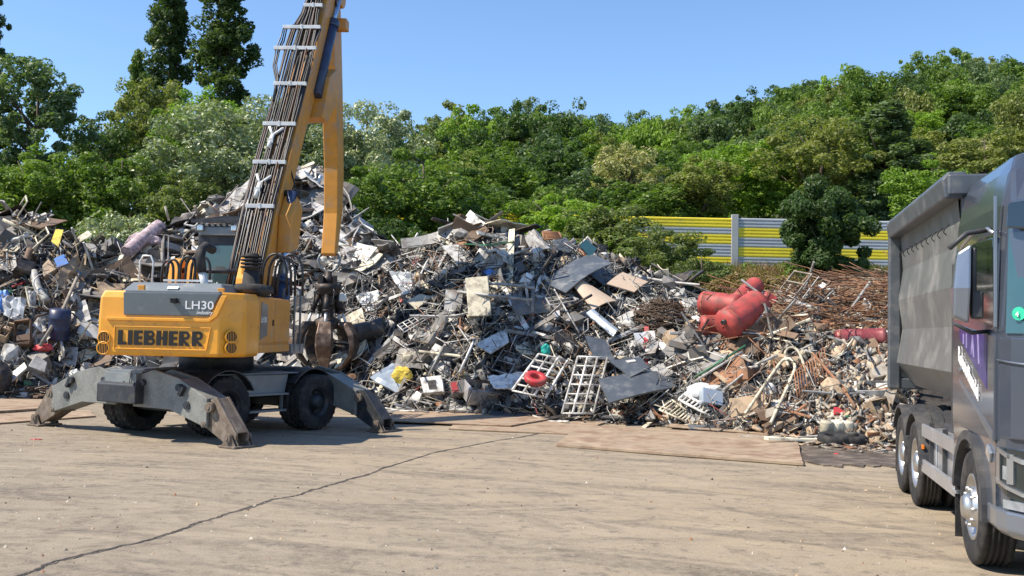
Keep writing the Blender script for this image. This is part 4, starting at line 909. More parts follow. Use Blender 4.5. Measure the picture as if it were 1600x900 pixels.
    S('panel', 'white tray sheet at the heap foot with yellow foam on it', 'panel', [(578, 590), (612, 568), (645, 576), (622, 614)], 'sheet_blue', (.0, -.6, .8), .6, crump=.02)
    crumple('foam_scrap', 'yellow foam scrap on the white tray sheet', 'foam', 628, 586, 15, 13, 'yellow', .75, .25, 5)
    crumple('cloth', 'bright blue cloth above the cream white door', 'cloth', 764, 428, 9, 7, 'blue', .5, seed=7)
    S('panel', 'pale sheet with ragged corners near the heap foot', 'panel', [(761, 588), (817, 581), (803, 607), (773, 607)], 'white', (0, -.55, .85), .7, crump=.03)
    rack4('wire_shelf', 'white wire shelf lying slanted in the middle heap', 'wire shelf', [(621, 508), (663, 487), (673, 495), (632, 519)], 6, 4, .014, 'white', (-.1, -.6, .8), .85)
    rack4('slatted_grate', 'pale slatted grate left of the clear plastic sheet', 'grate', [(566, 488), (605, 500), (600, 508), (561, 495)], 9, 2, .014, 'pale grey', (0, -.6, .8), .8)
    S('plastic_sheet', 'crumpled clear plastic sheet right of the grab', 'plastic sheet', [(608, 425), (642, 424), (664, 448), (632, 462)], 'clear_plastic', (.1, -.7, .7), .6, crump=.05)
    S('plastic_sheet', 'crumpled white plastic beside the dark barrel', 'plastic sheet', [(556, 462), (590, 452), (598, 482), (572, 488)], 'bag_white', (.1, -.8, .6), .6, crump=.06)
    p0 = surf(545, 524, .8); p1 = surf(602, 510, .8)
    ax = (p1 - p0).normalized(); L_ = (p1 - p0).length
    t = MB(); t.lathe([(0, 0), (.24, 0), (.26, .02), (.26, L_ * .3), (.275, L_ * .32), (.26, L_ * .34), (.26, L_ * .66), (.275, L_ * .68), (.26, L_ * .7), (.26, L_ - .02), (.24, L_), (0, L_)], p0, ax, 20); tag(t.build('steel_barrel', ['dark grey']), 'dark grey steel barrel lying just right of the grab', 'barrel')
    S('cardboard_sheet', 'tan board right of the clear plastic sheet', 'board', [(636, 470), (656, 459), (676, 463), (650, 483)], 'cream', (0, -.6, .8), .8)
    S('panel', 'bright white triangular panel in mid heap', 'panel', [(741, 538), (791, 513), (795, 534), (767, 552)], 'white', (-.1, -.6, .8), .8)
    S('crumpled_hood', 'pale crumpled hood at the crest of the heap', 'metal sheet', [(820, 372), (842, 364), (864, 392), (838, 405)], 'pale grey', (-.1, -.6, .8), .7, crump=.05, bend=.2)
    box4('cabinet', 'dark grey cabinet tipped over at the crest', 'cabinet', [(862, 376), (884, 370), (912, 402), (888, 414)], .5, 'charcoal_sheet', (.2, -.6, .75), .6)
    rack4('slatted_crate', 'maroon slatted crate side on top of the tipped cabinet', 'crate side', [(848, 362), (873, 363), (878, 372), (850, 374)], 2, 6, .03, 'rusty', (0, -.5, .85), .6)
    S('glass_pane', 'small dark glass pane at the right end of the crest', 'glass pane', [(905, 382), (916, 374), (933, 388), (922, 402)], 'glass_teal', (.2, -.8, .6), .5, th=.02)
    box4('washing_machine', 'white machine housing with round opening at the heap foot', 'housing', [(656, 590), (690, 586), (694, 612), (662, 614)], .5, 'white', (-.1, -.9, .4), .8, (.3, .25, .68, .8, 'black', 'opening'))
    box4('appliance_housing', 'red and grey small housing left of the pale ragged sheet', 'housing', [(702, 596), (728, 592), (730, 613), (706, 616)], .4, 'mid grey', (0, -.9, .4), .8, (.05, .1, .45, .9, 'red', 'red_panel'))
    S('panel', 'white tray at the very foot of the middle heap', 'panel', [(704, 624), (742, 628), (738, 642), (702, 640)], 'white', (0, -.5, .85), .35, th=.12)
    S('panel', 'dark flat panel on the ground below the bed frames', 'panel', [(765, 640), (846, 638), (850, 648), (770, 650)], 'charcoal_sheet', (0, -.2, .98), .25, th=.05)
    S('panel', 'long dark plank at the foot below the largest sheet', 'plank', [(1075, 663), (1215, 667), (1215, 673), (1078, 670)], 'charcoal_sheet', (0, -.2, .98), .15, th=.07)
    S('panel', 'dark warped panel lying before the upright bed frame', 'panel', [(928, 640), (1000, 646), (1010, 656), (940, 652)], 'dark grey', (0, -.3, .95), .25, th=.04, crump=.01)
    rack4('radiator', 'white ribbed radiator slanting at the foot right of the large sheet', 'radiator', [(1060, 624), (1069, 616), (1129, 648), (1118, 655)], 2, 11, .03, 'white', (0, -.6, .8), .6)
    rack4('radiator', 'cream ribbed rack beside the white radiator', 'radiator', [(1030, 640), (1050, 625), (1082, 648), (1070, 658)], 2, 9, .022, 'cream', (0, -.6, .8), .6)
    crumple('pillow', 'pale grey crumpled bag above the white radiator', 'bag', 1104, 615, 34, 16, 'bag_white', .5, .5, 9)
    box4('plastic_tub', 'grey blue tub lying on its side above the radiator', 'tub', [(1098, 604), (1130, 612), (1131, 634), (1098, 628)], .3, 'sheet_blue', (.1, -.9, .4), .8)
    t = rack4('wire_grate', 'rusty brown wire mesh grate tilted on the rubble', 'grate', [(1241, 582), (1287, 543), (1296, 584), (1247, 628)], 13, 5, .012, 'rusty', (.1, -.85, .5), .8)
    sheet4('mesh_plate', 'pale perforated plate fixed in the rusty grate', 'perforated plate', [(1247, 590), (1268, 574), (1271, 592), (1250, 606)], 'pale grey', (.1, -.85, .5), .84, th=.01)
    # tanks
    def tank(lab, a, b, r, m='tank_red', lift=.6, da=0, db=0, name='gas_tank'):
        p0 = surf(a[0], a[1], lift + da); p1 = surf(b[0], b[1], lift + db); k = p0.dot(_f) / F; rr = r * k; ax = (p1 - p0).normalized(); L_ = (p1 - p0).length; pr = []
        for i in range(7): s_ = i / 6 * math.pi / 2; pr.append((rr * math.sin(s_) + .001, rr * .45 * (1 - math.cos(s_))))
        pr += [(rr * 1.012, rr * .5), (rr * 1.012, rr * .56), (rr, rr * .58), (rr, L_ * .5), (rr * 1.01, L_ * .5 + .01), (rr, L_ * .5 + .03)]
        pr += [(rr, L_ - rr * .58), (rr * 1.012, L_ - rr * .56), (rr * 1.012, L_ - rr * .5)]
        for i in range(6, -1, -1): s_ = i / 6 * math.pi / 2; pr.append((rr * math.sin(s_) + .001, L_ - rr * .45 * (1 - math.cos(s_))))
        t = thing(name, lab, 'tank', p0); pr2 = [pr[0]]
        for a_, b_ in zip(pr[:-1], pr[1:]):
            n_ = max(1, int(abs(b_[1] - a_[1]) / .15)); pr2 += [(a_[0] + (b_[0] - a_[0]) * q / n_, a_[1] + (b_[1] - a_[1]) * q / n_) for q in range(1, n_ + 1)]
        mb = MB(); mb.lathe(pr2, p0, ax, 36)
        mb.v = [q + (q - (p0 + ax * (q - p0).dot(ax))).normalized() * (rr * .10 * min(0, noise.noise(q * 2.2) + .12) + rr * .03 * noise.noise(q * 6)) for q in mb.v]
        mb.build('shell', [m], t); MB().tube([p0 + ax * rr * .6 + (c_ * math.cos(a_) + d_ * math.sin(a_)) * rr * 1.01 for c_, d_ in [(ax.cross(Vector((0, 0, 1))).normalized(), ax.cross(Vector((0, 0, 1))).normalized().cross(ax))] for a_ in [k_ * .5236 for k_ in range(13)]], .012, 5).build('weld_seam', ['rusty'], t)
        u = ax.cross(Vector((0, -.6, .8))).normalized(); v = u.cross(ax).normalized()
        q = p0 - ax * .02 + v * rr * .45; MB().cyl(q - ax * .03, q + ax * .12, rr * .16, 12).build('port', ['black'], t)
        q = p1 + v * rr * .2; MB().cyl(q - ax * .1, q + ax * .13, rr * .13, 12).build('valve_neck', [m], t)
        for f_ in (.25, .75):
            q = p0 + ax * L_ * f_ - v * rr * .95; MB().box(q, (.10, .30, .16)).build('foot_bracket', ['rusty'], t)
        KEEP.append(((a[0] + b[0]) / 2, (a[1] + b[1]) / 2, abs(a[0] - b[0]) / 2 + r * .6, abs(a[1] - b[1]) / 2 + r * .6)); return t
    tank('red tank lying level, left one of the upper two, with a hole in its end', (1092, 473), (1160, 480), 19, da=.5, db=.5)
    tank('red tank pointing away behind the others, topmost', (1150, 474), (1183, 444), 15, da=.2, db=-.6)
    tank('largest red tank lying slanted in front of the others', (1130, 512), (1190, 472), 25, da=1.2, db=.6)
    tank('short red tank wedged under the level one', (1092, 510), (1140, 508), 17, da=.5, db=.3)
    tank('small dull red tank end showing at the right of the group', (1190, 462), (1212, 476), 11, da=.2, db=.2)
    tank('maroon tank lying apart on the rubble near the truck', (1303, 529), (1387, 527), 14.5, 'tank_maroon', da=.1, db=.1)
    # wire tangle
    c = surf(1033, 503, .3); k = c.dot(_f) / F; g = random.Random(3); t = MB(); KEEP.append((1033, 503, 46, 36))
    for i in range(210):
        a = g.uniform(0, 6.28); b = g.uniform(-1.3, 1.3); q = []; rx, rz = 48 * k, 38 * k
        for s_ in range(7):
            a += g.uniform(.1, .5); b += g.uniform(-.22, .22); rr = g.uniform(.7, 1.02)
            q.append(c + Vector((math.cos(a) * math.cos(b) * rx * rr, math.sin(a) * math.cos(b) * rz * rr * .9, math.sin(b) * rz * rr)))
        t.tube(q, .011, 4, cap=False)
    tag(t.build('wire_tangle', ['brown']), 'big round tangle of brown wire left of the red tanks', 'wire tangle')
    # root ball beside the grab
    crumple('root_ball', 'brown clump of fibrous scrap between the grab and the front stabiliser', 'clump', 557, 602, 24, 15, 'root_brown', .2, .9, 4, .5, 4)
    # tubes
    pipe('long bent tubular loop leaning on the rubble, left of the grate', [(1164, 647), (1219, 566), (1228, 560), (1238, 561), (1243, 572), (1240, 584), (1204, 662)], .035, 'cream', 'tube frame', 'tube_frame', .9, 2)
    pipe('second tubular loop above the long one', [(1232, 572), (1225, 552), (1232, 543), (1243, 543), (1252, 556), (1262, 590)], .03, 'cream', 'tube frame', 'tube_frame', .9, 2)
    pipe('short tubular hook above both loops', [(1232, 532), (1244, 516), (1256, 512), (1264, 522), (1270, 548)], .035, 'pale grey', 'tube frame', 'tube_frame', .9, 2)
    pipe('straight pale post sticking up above the rubble, left', [(1287, 480, .0), (1288, 522, .0)], .05, 'cream', 'post', 'scrap_post')
    pipe('straight pale post sticking up above the rubble, right', [(1324, 474), (1325, 512)], .05, 'cream', 'post', 'scrap_post')
    pipe('slanting pale tube left of the two posts', [(1232, 480), (1248, 535), (1256, 555)], .045, 'cream')
    for i, pp in enumerate([[(1160, 646), (1200, 636), (1245, 640), (1288, 658)], [(1165, 652), (1210, 633), (1262, 645), (1290, 662)], [(1150, 640), (1190, 630), (1250, 634), (1284, 664)]]):
        pipe(['lowest', 'middle', 'uppermost'][i] + ' of three curved pale tubes at the rubble foot', pp, .028, 'pale grey', lift=.4 + .1 * i, smooth=2)
    pipe('upper of two long white pipes across the cream white door', [(725, 441), (790, 444), (835, 450)], .04, 'pale grey', lift=1.15, smooth=1)
    pipe('lower of two long white pipes across the cream white door', [(715, 456), (770, 462), (832, 469)], .04, 'pale grey', lift=1.15, smooth=1)
    pipe('upright grey post right of the two white pipes', [(833, 440), (832, 490)], .05, 'mid grey', 'post', 'scrap_post', 1.0)
    pipe('long pole leaning from the left heap towards the red rag', [(122, 430), (100, 480), (63, 540)], .05, 'stone', 'pole', 'scrap_pole', .8)
    pipe('long thin pole on top of the left heap', [(4, 343), (66, 372)], .05, 'cream', 'pole', 'scrap_pole', .5)
    pipe('white bent beam hanging at the left heap', [(0, 376), (28, 376), (45, 366)], .09, 'white', 'beam', 'scrap_beam', .7, 1)
    pipe('thick white beam running down in the left heap', [(52, 425), (60, 455), (74, 472)], .12, 'white', 'beam', 'scrap_beam', .7, 1)
    pipe('brown bent trunk piece in the left heap', [(47, 390), (40, 410), (30, 425)], .10, 'brown', 'beam', 'scrap_beam', .7, 1)
    pipe('thin stick standing up at the left heap', [(112, 356), (124, 390)], .03, 'pale grey', lift=.4)
    pipe('green grey long bar lying under the red tanks, upper', [(1085, 590), (1165, 540)], .03, 'green', lift=.9)
    pipe('green grey long bar lying under the red tanks, lower', [(1082, 598), (1160, 550)], .03, 'pale grey', lift=.9)
    pipe('long white bar across the foot of the tank group', [(1130, 610), (1180, 570), (1215, 555)], .03, 'pale grey', lift=.9)
    pipe('long white pole standing in the middle heap', [(742, 530), (718, 582)], .035, 'white', lift=.9)
    pipe('pale pole standing left of the long white pole', [(694, 540), (668, 590)], .03, 'pale grey', lift=.9)
    pipe('long thin bar across the middle heap', [(866, 452), (905, 520)], .02, 'pale grey', lift=.95)
    # left heap pieces
    S('board', 'bright yellow board on top of the left heap', 'board', [(87, 358), (99, 359), (91, 386), (80, 377)], 'yellow', (.1, -.9, .4), .7)
    S('panel', 'small bright blue panel in the left heap', 'panel', [(84, 404), (100, 397), (107, 411), (90, 418)], 'blue', (.1, -.7, .7), .8)
    box4('carton', 'orange brown carton open at the bottom in the left heap', 'carton', [(66, 415), (76, 404), (88, 420), (68, 432)], .4, 'tan', (.1, -.8, .6), .8)
    S('plastic_sheet', 'large grey plastic sheet hanging on the left heap', 'plastic sheet', [(2, 460), (40, 466), (36, 508), (6, 492)], 'clear_plastic', (.1, -.95, .3), .7, crump=.08)
    S('plastic_sheet', 'narrow grey plastic sheet beside the large hanging one', 'plastic sheet', [(40, 452), (56, 456), (54, 490), (44, 484)], 'pale grey', (.1, -.95, .3), .7, crump=.07)
    crumple('plastic_bag', 'dark blue plastic bag at the far left', 'bag', 5, 472, 12, 18, 'blue', .5, .6, 8)
    crumple('cloth', 'green net at the far left above the dark blue bag', 'net', 8, 458, 12, 6, 'green', .6, .6, 18)
    t = surf(92, 508, .6); mb = MB(); mb.lathe([(0, 0), (.27, 0), (.29, .03), (.29, .28), (.30, .3), (.29, .32), (.29, .6), (.30, .62), (.29, .64), (.28, .85), (0, .85)], t - Vector((0, 0, .4)), (.1, -.15, 1), 20); tag(mb.build('plastic_barrel', ['navy']), 'blue barrel standing behind the leaning pole', 'barrel')
    crumple('cloth', 'bright red rag under the leaning pole', 'rag', 68, 543, 15, 6, 'red', .6, .6, 6)
    box4('appliance_housing', 'pale grey open housing at the left heap foot', 'housing', [(56, 553), (74, 566), (70, 582), (44, 572)], .4, 'pale grey', (.3, -.8, .5), .8)
    box4('appliance_housing', 'light grey drawer block behind the pale housing', 'housing', [(40, 555), (62, 545), (76, 556), (58, 566)], .35, 'mid grey', (-.1, -.6, .8), .6)
    S('panel', 'long white panel beside the dark bin at the left edge', 'panel', [(8, 590), (38, 566), (42, 574), (12, 600)], 'white', (-.1, -.7, .7), .6, th=.06)
    crumple('plastic_bag', 'crumpled white sheet above the loader rear leg', 'bag', 115, 590, 14, 12, 'bag_white', .4, .5, 11)
    crumple('foam_scrap', 'white foam lump left of the counterweight, upper', 'foam', 143, 513, 10, 6, 'white', .6, .7, 13)
    crumple('foam_scrap', 'white foam lump left of the counterweight, lower', 'foam', 134, 524, 11, 6, 'white', .6, .7, 14)
    crumple('dark_bin', 'crushed black plastic bin cut by the left picture edge', 'bin', -6, 592, 22, 30, 'black', .8, .9, 15, .18)
    crumple('mattress_roll', 'rolled pink and white cloth up the slope left of the cab', 'cloth roll', 226, 375, 26, 12, 'pink_cloth', .4, .6, 16)
    pipe('long pink striped bundle below the cloth roll', [(198, 395), (222, 374), (250, 352)], .22, 'pink_cloth', 'bundle', 'cloth_bundle', .5, 1)
    pipe('stick rising behind the loader cab', [(258, 322), (264, 345)], .04, 'stone', 'post', 'scrap_post', .3)
    pipe('stick rising left of the loader cab', [(304, 322), (314, 345)], .05, 'stone', 'post', 'scrap_post', .3)
    pipe('white bent pipe on the heap top between boom and stick', [(462, 288), (484, 300), (494, 322), (502, 345)], .06, 'white', lift=.6, smooth=1)
    pipe('pale blue fin sticking up on the heap top', [(492, 300), (502, 274)], .07, 'sheet_blue', lift=.5)
    S('panel', 'pale slotted panel between boom and stick', 'panel', [(470, 372), (480, 362), (512, 382), (500, 390)], 'pale grey', (0, -.6, .8), .7, bend=.05)
    crumple('plastic_bag', 'dark blue bag at the heap edge behind the boom', 'bag', 338, 312, 14, 8, 'dark grey', .3, .7, 19)
    # right: bags, tubs, tyres, stones
    S('plastic_sheet', 'white torn plastic strip among the rusty rods', 'plastic sheet', [(1278, 446), (1286, 441), (1322, 470), (1300, 474)], 'bag_white', (0, -.7, .7), .7, crump=.05)
    S('plastic_sheet', 'white plastic bag spread out on the rusty rods', 'plastic sheet', [(1334, 462), (1358, 441), (1374, 456), (1350, 468)], 'bag_white', (0, -.7, .7), .7, crump=.07)
    crumple('cloth', 'pale green rag hanging below the white plastic bag', 'rag', 1362, 470, 8, 8, 'bag_white', .7, .4, 21)
    S('cloth', 'small red cloth triangle near the rubble foot', 'cloth', [(1303, 636), (1310, 636), (1326, 648), (1303, 647)], 'red', (0, -.7, .7), .5)
    crumple('cloth', 'green rag beside the red cloth triangle', 'rag', 1322, 653, 9, 4, 'green', .4, .6, 22)
    S('stone_slab', 'brown flat stone slab on the rubble beside the truck body', 'stone slab', [(1360, 578), (1380, 566), (1392, 584), (1366, 590)], 'stone', (0, -.6, .8), .6, th=.12)
    S('cardboard_sheet', 'tan board lying at the foot of the rubble beside the truck wheel', 'board', [(1356, 686), (1378, 673), (1400, 678), (1372, 695)], 'tan_sheet', (0, -.4, .9), .25, th=.05)
    for i, (x, y) in enumerate([(1303, 674), (1328, 677)]):
        q = G(x, 696); mb = MB(); mb.lathe([(.16, 0), (.28, -.02), (.31, .05), (.31, .13), (.28, .2), (.16, .18), (.15, .1), (.16, 0)], q + Vector((0, .02, .02)), (0, -.1, 1), 24)
        tag(mb.build('old_tyre', ['rubber']), ['left', 'right'][i] + ' one of two old tyres half buried under the cream canisters', 'tyre')
    for i, x in enumerate((1297, 1313, 1329)):
        q = G(x, 694); mb = MB(); mb.lathe([(0, 0), (.11, .0), (.13, .02), (.13, .24), (.12, .27), (0, .27)], q + Vector((0, .28, .16)), (.05, -.15, 1), 16)
        tag(mb.build('canister', ['cream']), ['left', 'middle', 'right'][i] + ' one of three cream canisters standing together at the rubble foot', 'canister')
    crumple('plastic_sheet', 'white oval plastic shell left of the tubular loop', 'shell', 1204, 612, 9, 14, 'white', .6, .4, 25, .1)
    crumple('cloth', 'small red scrap lying in the mud near the truck', 'rag', 1307, 712, 6, 4, 'red', .0, .6, 27)
    crumple('cloth', 'flat red scrap lying on the yard left of the loader leg', 'rag', 57, 687, 8, 1.6, 'red', .0, 1, 28)
def grit():
    g = np.random.default_rng(31); n = 2200; Y = g.uniform(5.5, 26, n); X = g.uniform(-.58, .55, n) * Y; sz = g.uniform(.004, .013, n) * g.choice([1, 1, 1, 2.2], n); V = []
    base = np.array([[1, 0, 0], [-.5, .87, 0], [-.5, -.87, 0], [0, 0, 1.0]])
    for x, y, q in zip(X, Y, sz):
        a = g.uniform(0, 6.28); c, s_ = math.cos(a), math.sin(a); b = base * q * g.uniform(.6, 1.4, (4, 3)); V.append(np.stack([b[:, 0] * c - b[:, 1] * s_ + x, b[:, 0] * s_ + b[:, 1] * c + y, b[:, 2] + yard_z(x, y)], 1))
    T_ = np.array([[0, 1, 3], [1, 2, 3], [2, 0, 3]]); me = np_mesh('grit', np.concatenate(V), np.concatenate([T_ + 4 * i for i in range(n)]), ['debris_rubble'])
    o = bpy.data.objects.new('grit', me); COL.objects.link(o); o['kind'] = 'stuff'; tag(o, 'loose grit and tiny scrap bits strewn over the yard', 'grit')
heroes(); place_scrap(); fill(); grit()

# ------------------------------------------------------------------ the material handler
def loader():
    C0 = Vector((-5.62, 20.3, 0)); C = Vector((-5.855, 20.45, 0)); root = thing('material_handler', 'orange and grey wheeled material handler with raised boom, grab and outriggers down', 'material handler', C)
    TC = Matrix.Translation(C) @ Matrix.Rotation(R(-33), 4, 'Z'); TU = Matrix.Translation(C0 + Vector((-.1, 0, 0))) @ Matrix.Rotation(R(-3.4), 4, 'Z')
    def B(name, mats, fn, T, bevel=0, parent=None, label=None):
        mb = MB(T); fn(mb); o = mb.build(name, mats, parent or root, bevel)
        if label: o['label'] = label
        return o
    # --- undercarriage
    def f(m):
        m.prism([(-2.3, .62), (2.3, .62), (2.3, .95), (1.75, 1.22), (-1.75, 1.22), (-2.3, .95)], (0, 0, 0), (0, 1, 0), (0, 0, 1), (1, 0, 0), -.55, .55)
        m.box((0, 1.25, .58), (1.8, .28, .3)); m.box((0, -1.25, .58), (1.8, .28, .3))
    B('chassis', ['dark_steel'], f, TC, .02)
    B('slewing_ring', ['dark_steel'], lambda m: m.cyl((0, 0, 1.18), (0, 0, 1.58), .72, 32), TC)
    for s in (-1, 1):
        def f(m, s=s):
            m.prism([(-.62, .72), (.62, .72), (.72, 1.12), (-.72, 1.12)], (0, 0, 0), (0, 1, 0), (0, 0, 1), (1, 0, 0), s * .75, s * 1.28); m.box((s * 1.02, 0, 1.14), (.62, 2.3, .03))
        B('side_locker', ['machine_grey'], f, TC, .015)
        B('step', ['machine_grey'], lambda m, s=s: (m.box((s * 1.22, 0, .42), (.3, 1.2, .04)), m.box((s * 1.22, -.6, .58), (.05, .05, .32)), m.box((s * 1.22, .6, .58), (.05, .05, .32)), m.box((s * 1.25, 0, .74), (.3, 1.24, .035))), TC)
    for wx in (-1, 1):
        for wy in (-1.27, 1.27):
            wo, wyy = {(1, -1.27): (.10, -.95), (1, 1.27): (.26, 1.24), (-1, -1.27): (-.20, -1.2), (-1, 1.27): (-.30, 1.24)}[(wx, wy)]
            wo *= wx if wx > 0 else -1; wo = abs(wo) if wx > 0 else -abs(wo)
            T_w = TC @ Matrix.Translation((abs(wo) if wx > 0 else abs(wo), wyy - wy, 0))
            def f(m, wx=wx, wy=wy):
                for o_ in (0, -.33):
                    m.lathe([(.30, -.13), (.40, -.145), (.50, -.14), (.555, -.115), (.56, -.06), (.545, -.055), (.545, -.02), (.56, -.015), (.56, .015), (.545, .02), (.545, .055), (.56, .06), (.555, .115), (.50, .14), (.40, .145), (.30, .13)], (wx * (1.22 + o_), wy, .555), (wx, 0, 0), 56, 0, ((3, 4, 7, 8, 11, 12), .022))
            t = B('wheel', ['rubber'], f, T_w)
            def f(m, wx=wx, wy=wy):
                m.lathe([(.31, .13), (.31, .10), (.27, .09), (.25, .02), (.24, -.02), (.15, -.02), (.15, .05), (.13, .07), (.13, .14), (.05, .16), (.001, .16)], (wx * 1.22, wy, .555), (wx, 0, 0), 28)
                for k in range(8):
                    a = k * math.pi / 4; m.cyl((wx * 1.19, wy + math.cos(a) * .19, .555 + math.sin(a) * .19), (wx * 1.25, wy + math.cos(a) * .19, .555 + math.sin(a) * .19), .018, 6)
            B('rim', ['dark_steel'], f, T_w, 0, t)
        for wy in (-1.27, 1.27):
            def f(m, wx=wx, wy=wy):
                arc = [(math.cos(a) * .68 + wy, math.sin(a) * .68 + .555) for a in [R(q) for q in range(25, 160, 15)]]
                inn = [(math.cos(a) * .655 + wy, math.sin(a) * .655 + .555) for a in [R(q) for q in range(145, 10, -15)]]
                m.prism(arc + inn, (0, 0, 0), (0, 1, 0), (0, 0, 1), (1, 0, 0), wx * .72, wx * 1.34)
            B('fender', ['dark_steel'], f, TC @ Matrix.Translation((.12, .32 if (wx, wy) == (1, -1.27) else 0, 0)))
    # outriggers: one housing at each end, a leg with its foot at each corner
    for e in (-1, 1):
        y0 = 2.08 * e
        def f(m, y0=y0, e=e):
            prof_l = [(-2.22, .30), (-1.25, .56), (-.25, .56), (-.25, 1.08), (-.8, 1.24), (-1.45, 1.12), (-2.22, .80)]
            m.prism(prof_l, (0, 0, 0), (1, 0, 0), (0, 0, 1), (0, 1, 0), y0 - .03 * e, y0 + .03 * e)
            m.prism([(-x, z) for x, z in reversed(prof_l)], (0, 0, 0), (1, 0, 0), (0, 0, 1), (0, 1, 0), y0 - .03 * e, y0 + .03 * e)
            m.prism(prof_l, (0, 0, 0), (1, 0, 0), (0, 0, 1), (0, 1, 0), y0 - .36 * e, y0 - .42 * e)
            m.prism([(-x, z) for x, z in reversed(prof_l)], (0, 0, 0), (1, 0, 0), (0, 0, 1), (0, 1, 0), y0 - .36 * e, y0 - .42 * e)
            for s in (-1, 1):   # underside and upper webs
                m.bar((s * 2.2, y0 - .2 * e, .32), (s * 1.25, y0 - .2 * e, .575), .33, .02); m.bar((s * 2.2, y0 - .2 * e, .79), (s * 1.45, y0 - .2 * e, 1.10), .33, .02)
        B('outrigger_housing', ['scratched_grey'], f, TC, .012)
        def f(m, y0=y0, e=e):
            m.box((0, y0 - .19 * e, .98), (.9, .40, .44)); m.box((0, y0 + .08 * e, 1.06), (.9, .10, .2)); m.box((.18, y0 + .06 * e, .74), (.3, .08, .12))
            m.box((-.05, y0 + .135 * e, 1.0), (.34, .03, .035)); m.box((.12, y0 + .135 * e, .88), (.26, .03, .04)); m.box((-.2, y0 + .12 * e, .66), (.16, .06, .1))
            m.cyl((-.32, y0, .8), (-.32, y0 + .13 * e, .8), .045, 12); m.cyl((-.1, y0, .95), (-.1, y0 + .12 * e, .95), .05, 12); m.cyl((.05, y0, .95), (.05, y0 + .12 * e, .95), .05, 12)
            m.tube([(.3, y0 + .1 * e, .7), (.3, y0 + .16 * e, 1.0), (.33, y0 + .14 * e, 1.2), (.42, y0 + .1 * e, 1.22)], .014, 6)
        B('valve_housing', ['machine_grey'], f, TC, .012)
        for s in (-1, 1):
            piv = Vector((s * 2.12, y0 - .195 * e, .56)); ft = Vector((s * (2.78), y0 - .195 * e, .15))
            def f(m, s=s, piv=piv, ft=ft, e=e):
                P = [(2.36, .83), (2.05, .72), (1.98, .38), (2.12, .30), (2.62, .06), (2.86, .10), (2.88, .24)]
                P = [(s * a, b) for a, b in P]
                m.prism(P if s > 0 else P[::-1], (0, 0, 0), (1, 0, 0), (0, 0, 1), (0, 1, 0), piv.y - .15, piv.y - .10); m.prism(P if s > 0 else P[::-1], (0, 0, 0), (1, 0, 0), (0, 0, 1), (0, 1, 0), piv.y + .10, piv.y + .15)
                m.bar((s * 2.34, piv.y, .80), (s * 2.86, piv.y, .25), .2, .03); m.bar((s * 2.14, piv.y, .32), (s * 2.6, piv.y, .10), .2, .03)
            leg = B('outrigger_leg', ['leg_brown' if e < 0 else 'dark_steel'], f, TC, .01)
            def f(m, s=s, y0=y0, e=e, piv=piv):
                for (x, z, r_) in ((2.28, .66, .085), (2.16, .36, .05), (2.76, .17, .07)):
                    for dy in (-.25, .16): m.cyl((s * x, piv.y + dy, z), (s * x, piv.y + dy + .09, z), r_, 14); m.cyl((s * x, piv.y + dy - .02, z), (s * x, piv.y + dy + .11, z), r_ * .5, 10)
            B('pin', ['leg_brown'], f, TC, 0, leg)
            def f(m, s=s, piv=piv):
                x = s * 2.76; m.box((x, piv.y, .025), (.40, .52, .035))
                for dy in (-.2, -.13, .13, .2): m.prism([(x - .17, .04), (x + .17, .04), (x + .05, .22), (x - .05, .22)], (0, piv.y, 0), (1, 0, 0), (0, 0, 1), (0, 1, 0), dy - .012, dy + .012)
            B('foot', ['leg_brown'], f, TC, .006, leg)
            def f(m, s=s, y0=y0, e=e):
                m.cyl((s * 1.55, y0 + .02 * e, .96), (s * 1.55, y0 + .11 * e, .96), .065, 14); m.cyl((s * 1.72, y0 + .02 * e, .66), (s * 1.72, y0 + .06 * e, .66), .075, 14); m.cyl((s * 1.72, y0 + .06 * e, .66), (s * 1.72, y0 + .07 * e, .66), .04, 14)
                m.cyl((s * .55, y0 + .02 * e, 1.0), (s * .55, y0 + .10 * e, 1.0), .06, 14); m.box((s * 1.62, y0 + .07 * e, .9), (.06, .08, .18), 0, Matrix.Rotation(.6, 3, 'Y'))
            B('hinge_pin', ['dark_steel'], f, TC)
            B('outrigger_cylinder', ['cylinder_blue'], lambda m, s=s, y0=y0, e=e: (m.cyl((s * .7, y0 - .195 * e, 1.0), (s * 1.6, y0 - .195 * e, .9), .08, 14), m.cyl((s * 1.6, y0 - .195 * e, .9), (s * 2.3, y0 - .195 * e, .7), .04, 12)), TC)
    # --- upper structure
    zb, zt = 1.50, 2.62
    def plan(z, k=0.0, top=0.0):
        w_ = 1.32 - k; wr_ = 1.225 - k; c = .33
        return [Vector(q) for q in ((-w_ + .10, -2.72 + top, z), (wr_ - c, -2.72 + top, z), (wr_ - .05, -2.40 + top, z), (wr_, -2.28, z), (wr_, -1.55, z), (-w_, -1.55, z), (-w_, -2.52 + top, z))]
    def f(m):
        m.loft([plan(zb, .03, .03), plan(zb + .06), plan(zb + .62), plan(zt - .12, .01, .02), plan(zt, .05, .07)])
    B('counterweight', ['orange_paint'], f, TU, .03)
    cw = [o for o in root.children if o.name.startswith('counterweight')][0]
